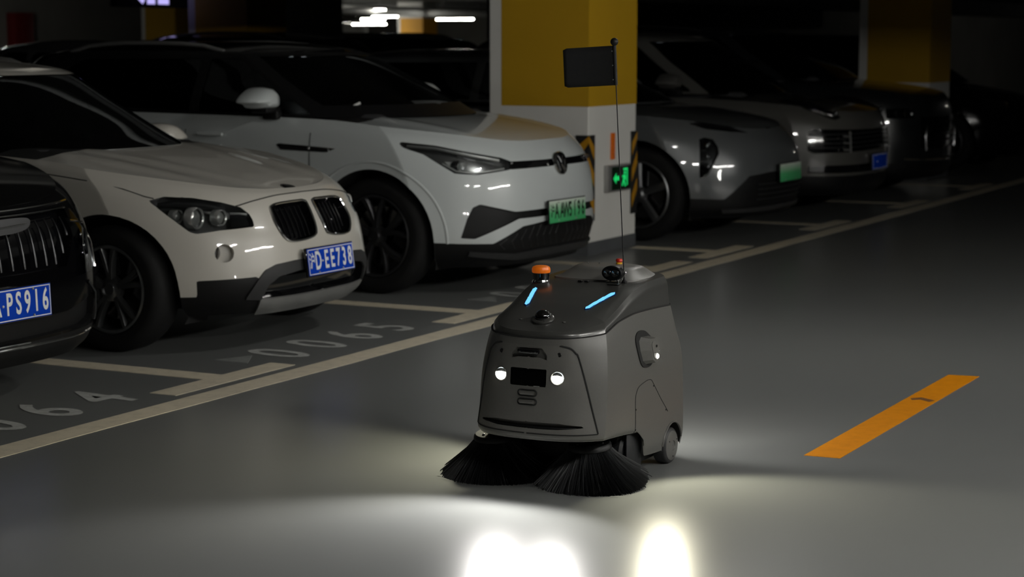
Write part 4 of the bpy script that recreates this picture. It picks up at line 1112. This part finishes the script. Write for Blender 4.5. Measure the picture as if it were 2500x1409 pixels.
# round headlights
for s in (-1, 1):
    y_ = front_y(.11, .4195)
    hr = shell_part(lo, 5, 'headlight', 'eye_dim', rob, -.016, s)
    px = s*.110
    MB().ball((0, 0, 0), .0225, 24, 14, (1, .55, 1)).build('lens_cover', 'clear', hr).location = (px, y_+.004, .4195)
    led = MB(); n = 28                                    # lit lower part, dark brow above
    poly = [(.0208*math.cos(a), .0208*math.sin(a)) for a in np.linspace(math.pi*.90, math.pi*2.10, 26)]+[(.010, .0085), (0, .0100), (-.010, .0085)]
    led.prism(poly, lambda a, b, q: (px+a, y_-.001-.004*q, .4195+b), 0, 1).build('led', 'eye', hr, False)
    MB().prism([(.0208*math.cos(a), .0208*math.sin(a)) for a in np.linspace(.12*math.pi, .88*math.pi, 16)], lambda a, b, q: (px+a, y_+.001-.003*q, .4195+b), 0, 1).build('brow', 'plastic', hr, False)
    MB().tube([(px+.0238*math.cos(a), front_y(px+.0238*math.cos(a), .4195+.0238*math.sin(a))-.001, .4195+.0238*math.sin(a)) for a in np.linspace(0, 2*math.pi, 31)[:-1]], .0018, 6, True).build('lamp_ring', 'robot_d', hr)
    MB().lathe([(.001, -.0012), (.0075, -.0012), (.0085, .001)], 18, 'Y', (s*.112, front_y(.112, .500), .500)).build('sensor_dot', 'plastic', rob)
# depth camera
cy = front_y(0, .508)
cm = MB().box((0, 0, 0), (.086, .014, .0165), bev=.0065).build('depth_camera', 'gloss', rob); cm.location = (0, cy-.002, .507)
for q in (-.030, -.008, .010, .030): MB().lathe([(.0005, -.0015), (.0036, -.001), (.0042, .002)], 14, 'Y', (q, -.0072, 0)).build('camera_lens', 'dchrome' if abs(q) > .02 else 'dome', cm)
MB().box((.035, 0, 0), (.024, .0012, .0022)).build('display_mark', 'silver', dp).location = (0, front_y(.03, .389)-.0005, .3875)
# two oblong grips below the display
for zz in (.362, .331):
    y_ = front_y(0, zz)
    gp_ = MB().tube([(-.026, y_-.001, zz), (-.013, y_-.0015, zz), (.013, y_-.0015, zz), (.026, y_-.001, zz)], .0075, 12).build('grip_bar', 'robot', rob)
    loop = [(-.026+.0105*math.cos(a), zz+.0105*math.sin(a)) for a in np.linspace(math.pi/2, 1.5*math.pi, 10)]+[(.026+.0105*math.cos(a), zz+.0105*math.sin(a)) for a in np.linspace(-math.pi/2, math.pi/2, 10)]
    MB().tube([(a, front_y(a, b)-.0008, b) for a, b in loop], .0026, 6, True).build('grip_groove', 'shut', gp_)
# dark upper cover
grid_part(up_.G, 'cover_band', 'cover', rob, True)
top = cap_grid(up_.top, RS['zc'], 26, 6.0)
cv = grid_part(top, 'top_cover', 'cover', rob)
sg = [tuple(lo.G[-1, j]+np.array([0, 0, .002])) for j in range(lo.K)]
MB().tube(sg, .0026, 6, True).build('cover_gap', 'shut', rob)
def tz(x, u): return hood_pt(top, x, u)[2]
# lidar dome
u0 = .135; sl = math.atan2(tz(0, u0+.05)-tz(0, u0-.05), .1)
ld = MB().ball((0, 0, .004), .0285, 28, 14).build('lidar_dome', 'dome', rob); ld.location = (0, u0, tz(0, u0)+.006); ld.rotation_euler = (sl, 0, 0)
MB().lathe([(.026, .006), (.034, .006), (.040, .002), (.041, -.004)], 30, 'Z').build('dome_collar', 'cover', ld)
for k in range(3):
    a = -math.pi/2+k*2.1+.6; MB().ball((.036*math.cos(a), .036*math.sin(a), .005), .0022, 8, 5).build('screw', 'dchrome', ld)
for s in (-1, 1):
    MB().lathe([(.0005, .0015), (.005, .0012), (.0065, -.001)], 14, 'Z', (s*.085, .132, tz(.085, .132)+.001)).build('sensor_button', 'robot', rob)
    # light bars along the cover edges
    a = np.array([s*.158, .388]); b = np.array([s*.120, .245]); d = (b-a)/np.linalg.norm(b-a); nrm = np.array([-d[1], d[0]])
    def bar(wd, z_, nm, m_, par, ext=0.):
        pl = []
        for k in range(9):
            t = math.pi/2+math.pi*k/8; pl.append(a+(-d*-math.cos(t)*0+nrm*0)+(d*math.cos(t)+nrm*math.sin(t))*wd-d*ext)
        for k in range(9):
            t = -math.pi/2+math.pi*k/8; pl.append(b+(d*math.cos(t)+nrm*math.sin(t))*wd+d*ext)
        V = []; m_n = len(pl)
        # follow the surface along its length
        rows = 14; sec = np.linspace(-1, 1, 5); Vv = []; Ff = []
        for i in range(rows+1):
            t = i/rows; L_ = np.linalg.norm(b-a)+2*wd; sdist = -wd+t*L_
            e = max(0., -sdist, sdist-np.linalg.norm(b-a)); half = math.sqrt(max(wd*wd-e*e, 1e-8))
            for q in sec:
                p = a+d*sdist+nrm*half*q; Vv.append((p[0], p[1], tz(p[0], p[1])+z_-.0012*q*q))
        for i in range(rows):
            for j in range(4): Ff.append((i*5+j, i*5+j+1, (i+1)*5+j+1, (i+1)*5+j))
        return link(nm, mesh(Vv, Ff), par, m_)
    hb_ = bar(.0125, .0022, 'light_bar_bezel', 'cyan_glow', rob); bar(.0085, .0042, 'light_bar', 'cyan', hb_)
# amber beacon on its foot
bx, bu = -.185, .490; bz = tz(bx, bu)
bc = MB().lathe([(.034, 0), (.034, .004), (.030, .010), (.030, .012)], 30, 'Z').build('beacon', 'chrome', rob); bc.location = (bx, bu, bz-.004)
MB().lathe([(.030, .010), (.031, .014), (.032, .034), (.0325, .036)], 30, 'Z').build('beacon_base', 'gloss', bc)
MB().lathe([(.0325, .036), (.0345, .040), (.0345, .050), (.031, .058), (.022, .062), (.001, .063)], 30, 'Z').build('beacon_lens', 'amber', bc)
# twin work lamp on a bracket
lx, lu = .112, .492; lz = tz(lx, lu)
wl = MB().box((0, 0, .006), (.052, .034, .012), bev=.003).build('lamp_bracket', 'chrome', rob); wl.location = (lx, lu, lz)
MB().tube([(-.016, 0, .008), (-.012, .0, .022), (.012, 0, .022), (.016, 0, .008)], .004, 8).build('lamp_yoke', 'chrome', wl)
hd = MB(); sec = []
for d_, k in ((-.022, .92), (-.020, 1.0), (.004, 1.0), (.020, .82), (.030, .5)):
    sec.append([(.0405*k*math.cos(t), d_, .043+.0275*k*math.sin(t)) for t in np.linspace(0, 2*math.pi, 33)[:-1]])
V = [p for q in sec for p in q]; F = [(i*32+j, i*32+(j+1) % 32, (i+1)*32+(j+1) % 32, (i+1)*32+j) for i in range(4) for j in range(32)]+[tuple(range(32)), tuple(4*32+j for j in range(32))]
hd.add(V, F).build('lamp_head', 'plastic', wl)
MB().add([(.034*math.cos(t), -.0235, .043+.022*math.sin(t)) for t in np.linspace(0, 2*math.pi, 33)[:-1]], [tuple(range(32))]).build('lamp_face', 'gloss', wl)
for s in (-1, 1):
    MB().lathe([(.001, -.020), (.004, -.024), (.010, -.026), (.0135, -.0275), (.0145, -.024)], 20, 'Y', (s*.0155, -.0, .043)).build('work_lamp', 'dchrome', wl)
MB().tube([(.020, .012, .030), (.026, .008, .016), (.021, .0, .006)], .0028, 6).build('lamp_cable', 'plastic', wl)
MB().lathe([(.001, .040), (.006, .040), (.006, .048), (.001, .050)], 12, 'X', (0, 0, .043)).build('lamp_knob', 'chrome', wl)
# raised lid with rim
lid = []
for z_, xi, ua, ub_ in ((.0, .172, .520, .822), (.010, .170, .523, .820), (.012, .158, .535, .812), (.038, .128, .585, .790), (.045, .118, .600, .780), (.047, .10, .62, .765)):
    pts = smooth_poly([(-xi, ub_-.05), (-xi, ua+.06), (-xi+.05, ua+.012), (0, ua), (xi-.05, ua+.012), (xi, ua+.06), (xi, ub_-.05), (xi-.06, ub_-.008), (0, ub_), (-xi+.06, ub_-.008)], 5)
    lid.append([(p[0], p[1], .697+z_) for p in pts])
m_ = len(lid[0]); V = [p for q in lid for p in q]; F = [(i*m_+j, i*m_+(j+1) % m_, (i+1)*m_+(j+1) % m_, (i+1)*m_+j) for i in range(5) for j in range(m_)]+[tuple(5*m_+j for j in range(m_))]
ldp = MB().add(V, F).build('lid', 'robot_d', rob)
for q in (-.028, -.002): MB().box((q, .500, tz(0, .50)+.003), (.016, .014, .006), bev=.002).build('latch', 'plastic', rob)
for q in (-.09, -.045): MB().ball((q, .70, .746), .0028, 8, 5).build('lid_screw', 'chrome', ldp)
es_ = MB().lathe([(.001, .0), (.012, 0), (.012, .008), (.001, .008)], 20, 'Z').build('stop_button_base', 'yplastic', rob); es_.location = (.022, .735, .742)
MB().lathe([(.009, .008), (.0105, .010), (.013, .012), (.013, .018), (.010, .022), (.001, .023)], 20, 'Z').build('stop_button', 'red', es_)
# flag on a whip pole
P0, P1 = Vector((.139, .524, tz(.139, .524))), Vector((.098, .512, 1.578))
def onp(t): return P0.lerp(P1, t)
pole = MB().tube([tuple(onp(t)) for t in (0, .02, .25, .5, .75, 1)], [.006, .0022, .002, .002, .002, .002], 8).build('flag_pole', 'plastic', rob)
MB().lathe([(.010, 0), (.010, .006), (.005, .012), (.003, .022)], 16, 'Z', tuple(P0)).build('pole_foot', 'plastic', pole)
MB().ball(tuple(P1), .0145, 18, 12).build('pole_ball', 'plastic', pole)
za, zb2 = .822, .985
a_, b_ = onp(za), onp(zb2)
MB().tube([tuple(a_), tuple(a_.lerp(b_, .5)), tuple(b_)], .0062, 10).build('flag_sleeve', 'flag', pole)
fl = MB(); n = 14; V = []; cols = 14
W_, = (.208,)
for i in range(cols+1):
    t = i/cols
    for j in range(7):
        v_ = j/6; p = a_.lerp(b_, v_); r_ = .012
        e = 0
        V.append((p.x-.002-W_*t, p.y+.006*math.sin(t*2.2)+.002, p.z-.012*t+(0 if 0 < j < 6 or i < cols else (-.006 if j == 6 else .006))))
F = [(i*7+j, i*7+j+1, (i+1)*7+j+1, (i+1)*7+j) for i in range(cols) for j in range(6)]
fo = fl.add(V, F).build('flag', 'flag', rob); sm = fo.modifiers.new('thickness', 'SOLIDIFY'); sm.thickness = .0022
for t in (.14, .5, .86):
    p = a_.lerp(b_, t); MB().ball((p.x-.010, p.y-.001, p.z), .0028, 8, 5).build('rivet', 'silver', fo)
# side lamps on both flanks
for s in (-1, 1):
    def sx(u, z): return abs(float(lo.at(u, z, 'S', 1)[0][0]))
    OUT = smooth_poly([(.405, .515), (.430, .538), (.480, .538), (.520, .520), (.560, .488), (.566, .462), (.545, .425), (.510, .404), (.460, .405), (.430, .424), (.412, .47)], 4)
    bz_ = MB().prism([tuple(p) for p in OUT], lambda u, z, q: (s*(sx(u, z)+.004*q-.012*(1-q)), u, z), 0, 1).build('side_lamp', 'shut', rob)
    base = [(.418, .505), (.438, .520), (.512, .516), (.556, .486), (.560, .462), (.540, .430), (.508, .412), (.462, .414), (.436, .430), (.422, .468)]
    topp = [(.470, .500), (.480, .508), (.520, .507), (.553, .487), (.556, .465), (.545, .440), (.528, .422), (.500, .420), (.480, .432), (.472, .468)]
    k_ = len(base); V = [(s*(sx(u, z)-.004), u, z) for u, z in base]+[(s*(sx(u, z)+.030), u, z) for u, z in topp]
    pod = MB().add(V, [tuple(range(k_, 2*k_))]+[(i, (i+1) % k_, k_+(i+1) % k_, k_+i) for i in range(k_)]).build('lamp_pod', 'robot', bz_, False)
    inn = [(.480, .490), (.490, .497), (.518, .496), (.545, .482), (.547, .466), (.538, .444), (.524, .431), (.504, .430), (.489, .440), (.482, .468)]
    MB().prism(inn, lambda u, z, q: (s*(sx(u, z)+.0295+.002*q), u, z), 0, 1).build('lamp_face', 'robot_d', bz_, False)
    MB().lathe([(.0005, .004), (.006, .0035), (.0095, 0), (.0105, -.004)] if s > 0 else [(.0005, -.004), (.006, -.0035), (.0095, 0), (.0105, .004)], 18, 'X', (s*(sx(.515, .441)+.033), .515, .441)).build('side_led', 'eye', bz_)
    for (u, z) in ((.495, .455), (.535, .460)): MB().ball((s*(sx(u, z)+.032), u, z), .0028, 8, 5).build('lamp_screw', 'chrome', bz_)
    MB().lathe([(.0005, -.001), (.005, 0), (.005, .002)], 12, 'X', (s*(sx(.515, .478)+.032), .515, .478)).build('lamp_sensor', 'dome', bz_)
    # service hatch outline and screws
    hz = [(.381, .178), (.380, .25), (.381, .301), (.392, .326), (.415, .342), (.470, .352), (.503, .354), (.522, .350), (.540, .336), (.61, .268), (.655, .228), (.677, .208)]
    MB().tube(on_shell(lo, smooth_poly(hz, 4, False), 'S', s, .0004), .0014, 5).build('hatch_gap', 'shut', rob)
    for (u, z) in ((.384, .262), (.384, .188), (.545, .325), (.66, .217)): MB().ball(tuple(lo.at(u, z, 'S', s)[0]), .0036, 8, 5).build('hatch_screw', 'plastic', rob)
    # rear wheels with cover
    wh = MB().lathe([(.030, -.05), (.062, -.05), (.068, -.044), (.068, -.006), (.064, 0), (.055, .003)] if s > 0 else [(.030, .05), (.062, .05), (.068, .044), (.068, .006), (.064, 0), (.055, -.003)], 36, 'X').build('wheel', 'gplastic', rob); wh.location = (s*.246, .725, .0685)
    MB().lathe([(.001, s*.006), (.018, s*.006), (.020, s*.009), (.045, s*.008), (.056, s*.004), (.059, -s*.002)], 36, 'X').build('wheel_cover', 'robot', wh)
    for k in range(3): MB().ball((s*.008, .040*math.cos(k*2.1+.5), .040*math.sin(k*2.1+.5)), .003, 8, 5).build('cover_screw', 'plastic', wh)
    MB().tube(on_shell(lo, [(.725+.088*math.cos(t), .072+.088*math.sin(t)) for t in np.linspace(.2, math.pi-.1, 18)], 'S', s, .001), .004, 6).build('arch_lip', 'robot', rob)
# rear ring bumper and dark inside
MB().box((0, .60, .21), (.40, .50, .20), bev=.03).build('chassis', 'plastic', rob)
MB().box((0, .60, .06), (.36, .34, .08), bev=.01).build('sweep_box', 'under', rob)
MB().lathe([(.001, -.21), (.075, -.21), (.085, -.20), (.085, .20), (.075, .21), (.001, .21)], 28, 'X', (0, .43, .092)).build('main_roller', 'bristle', rob)
for s in (-1, 1): MB().box((s*.222, .43, .095), (.006, .13, .15), bev=.002).build('side_skirt', 'bristle', rob)
# disc brushes
rng = random.Random(3)
for s in (-1, 1):
    bx_, by_ = (.132 if s > 0 else -.248), (.262 if s > 0 else .258)
    br = MB().lathe([(.001, .158), (.072, .158), (.078, .152), (.080, .140), (.074, .132), (.001, .132)], 36, 'Z').build('disc_brush', 'plastic', rob); br.location = (bx_, by_, 0); br.rotation_euler = (.10, 0, 0)
    MB().lathe([(.001, .20), (.020, .20), (.020, .158), (.001, .158)], 18, 'Z').build('brush_motor', 'plastic', br)
    for k in range(3): MB().ball((.05*math.cos(k*2.1), .05*math.sin(k*2.1), .158), .006, 8, 5).build('bolt', 'dchrome', br)
    core = MB().lathe([(.070, .136), (.10, .10), (.145, .055), (.178, .020), (.186, .004)], 44, 'Z').build('bristle_core', 'bristle', br)
    V = []; F = []
    for k in range(1500):
        a0 = rng.uniform(0, 2*math.pi); a1 = a0+rng.gauss(.10, .05); r0 = rng.uniform(.066, .077); r1 = rng.gauss(.196, .005); z1 = .006+max(0, rng.gauss(0, .005)); w_ = rng.uniform(.0008, .0016)
        if rng.random() < .03: r1 += .012; z1 += .02
        b0 = len(V)
        for t in (0, .35, .7, 1):
            a = a0+(a1-a0)*t; r_ = r0+(r1-r0)*(t**1.02); z_ = .135+(z1-.135)*(t**.92)
            c_, s_ = math.cos(a), math.sin(a); ww = w_*(1-.5*t)
            V += [(r_*c_-ww*s_, r_*s_+ww*c_, z_+.001), (r_*c_+ww*s_, r_*s_-ww*c_, z_+.001), (r_*c_*1.01, r_*s_*1.01, z_+.0028)]
        for i in range(3):
            q = b0+3*i; F += [(q, q+2, q+5, q+3), (q+2, q+1, q+4, q+5)]
    bo = link('bristles', mesh(V, F, True, False), br, 'bristle'); bo['kind'] = 'stuff'
# ---- light from the robot's own lamps
def spot(loc, aim, W, size, col, rad=.02, blend=.6):
    l = bpy.data.lights.new('lamp_light', 'SPOT'); l.energy = W; l.spot_size = math.radians(size); l.spot_blend = blend; l.color = col; l.shadow_soft_size = rad
    o = bpy.data.objects.new('lamp_light', l); C.objects.link(o); o.location = loc
    o.rotation_euler = Vector(aim).to_track_quat('-Z', 'Y').to_euler(); o.parent = rob; return o
for s in (-1, 1):
    spot((s*.110, front_y(.11, .4195)-.050, .4195), (0, -1, -.50), EYE_POWER, 108, (1, .97, .93), .045, .5)
    spot((s*.312, .515, .441), (s*1, -.75, -.80), SIDE_POWER, 112, (1, .95, .72), .032, .5)
    # rear lamps light the floor behind the robot
    ry = float(lo.G[..., 1].max())
    rl_ = MB().box((0, 0, 0), (.07, .02, .03), bev=.006).build('rear_lamp', 'robot_d', rob); rl_.location = (s*.15, ry+.004, .40)
    MB().lathe([(.0005, .012), (.008, .011), (.011, .008)], 16, 'Y').build('rear_led', 'eye', rl_)
    spot((s*.15, ry+.03, .40), (s*.25, 1, -.7), REAR_POWER, 150, (1, .98, .92), .02, .4)
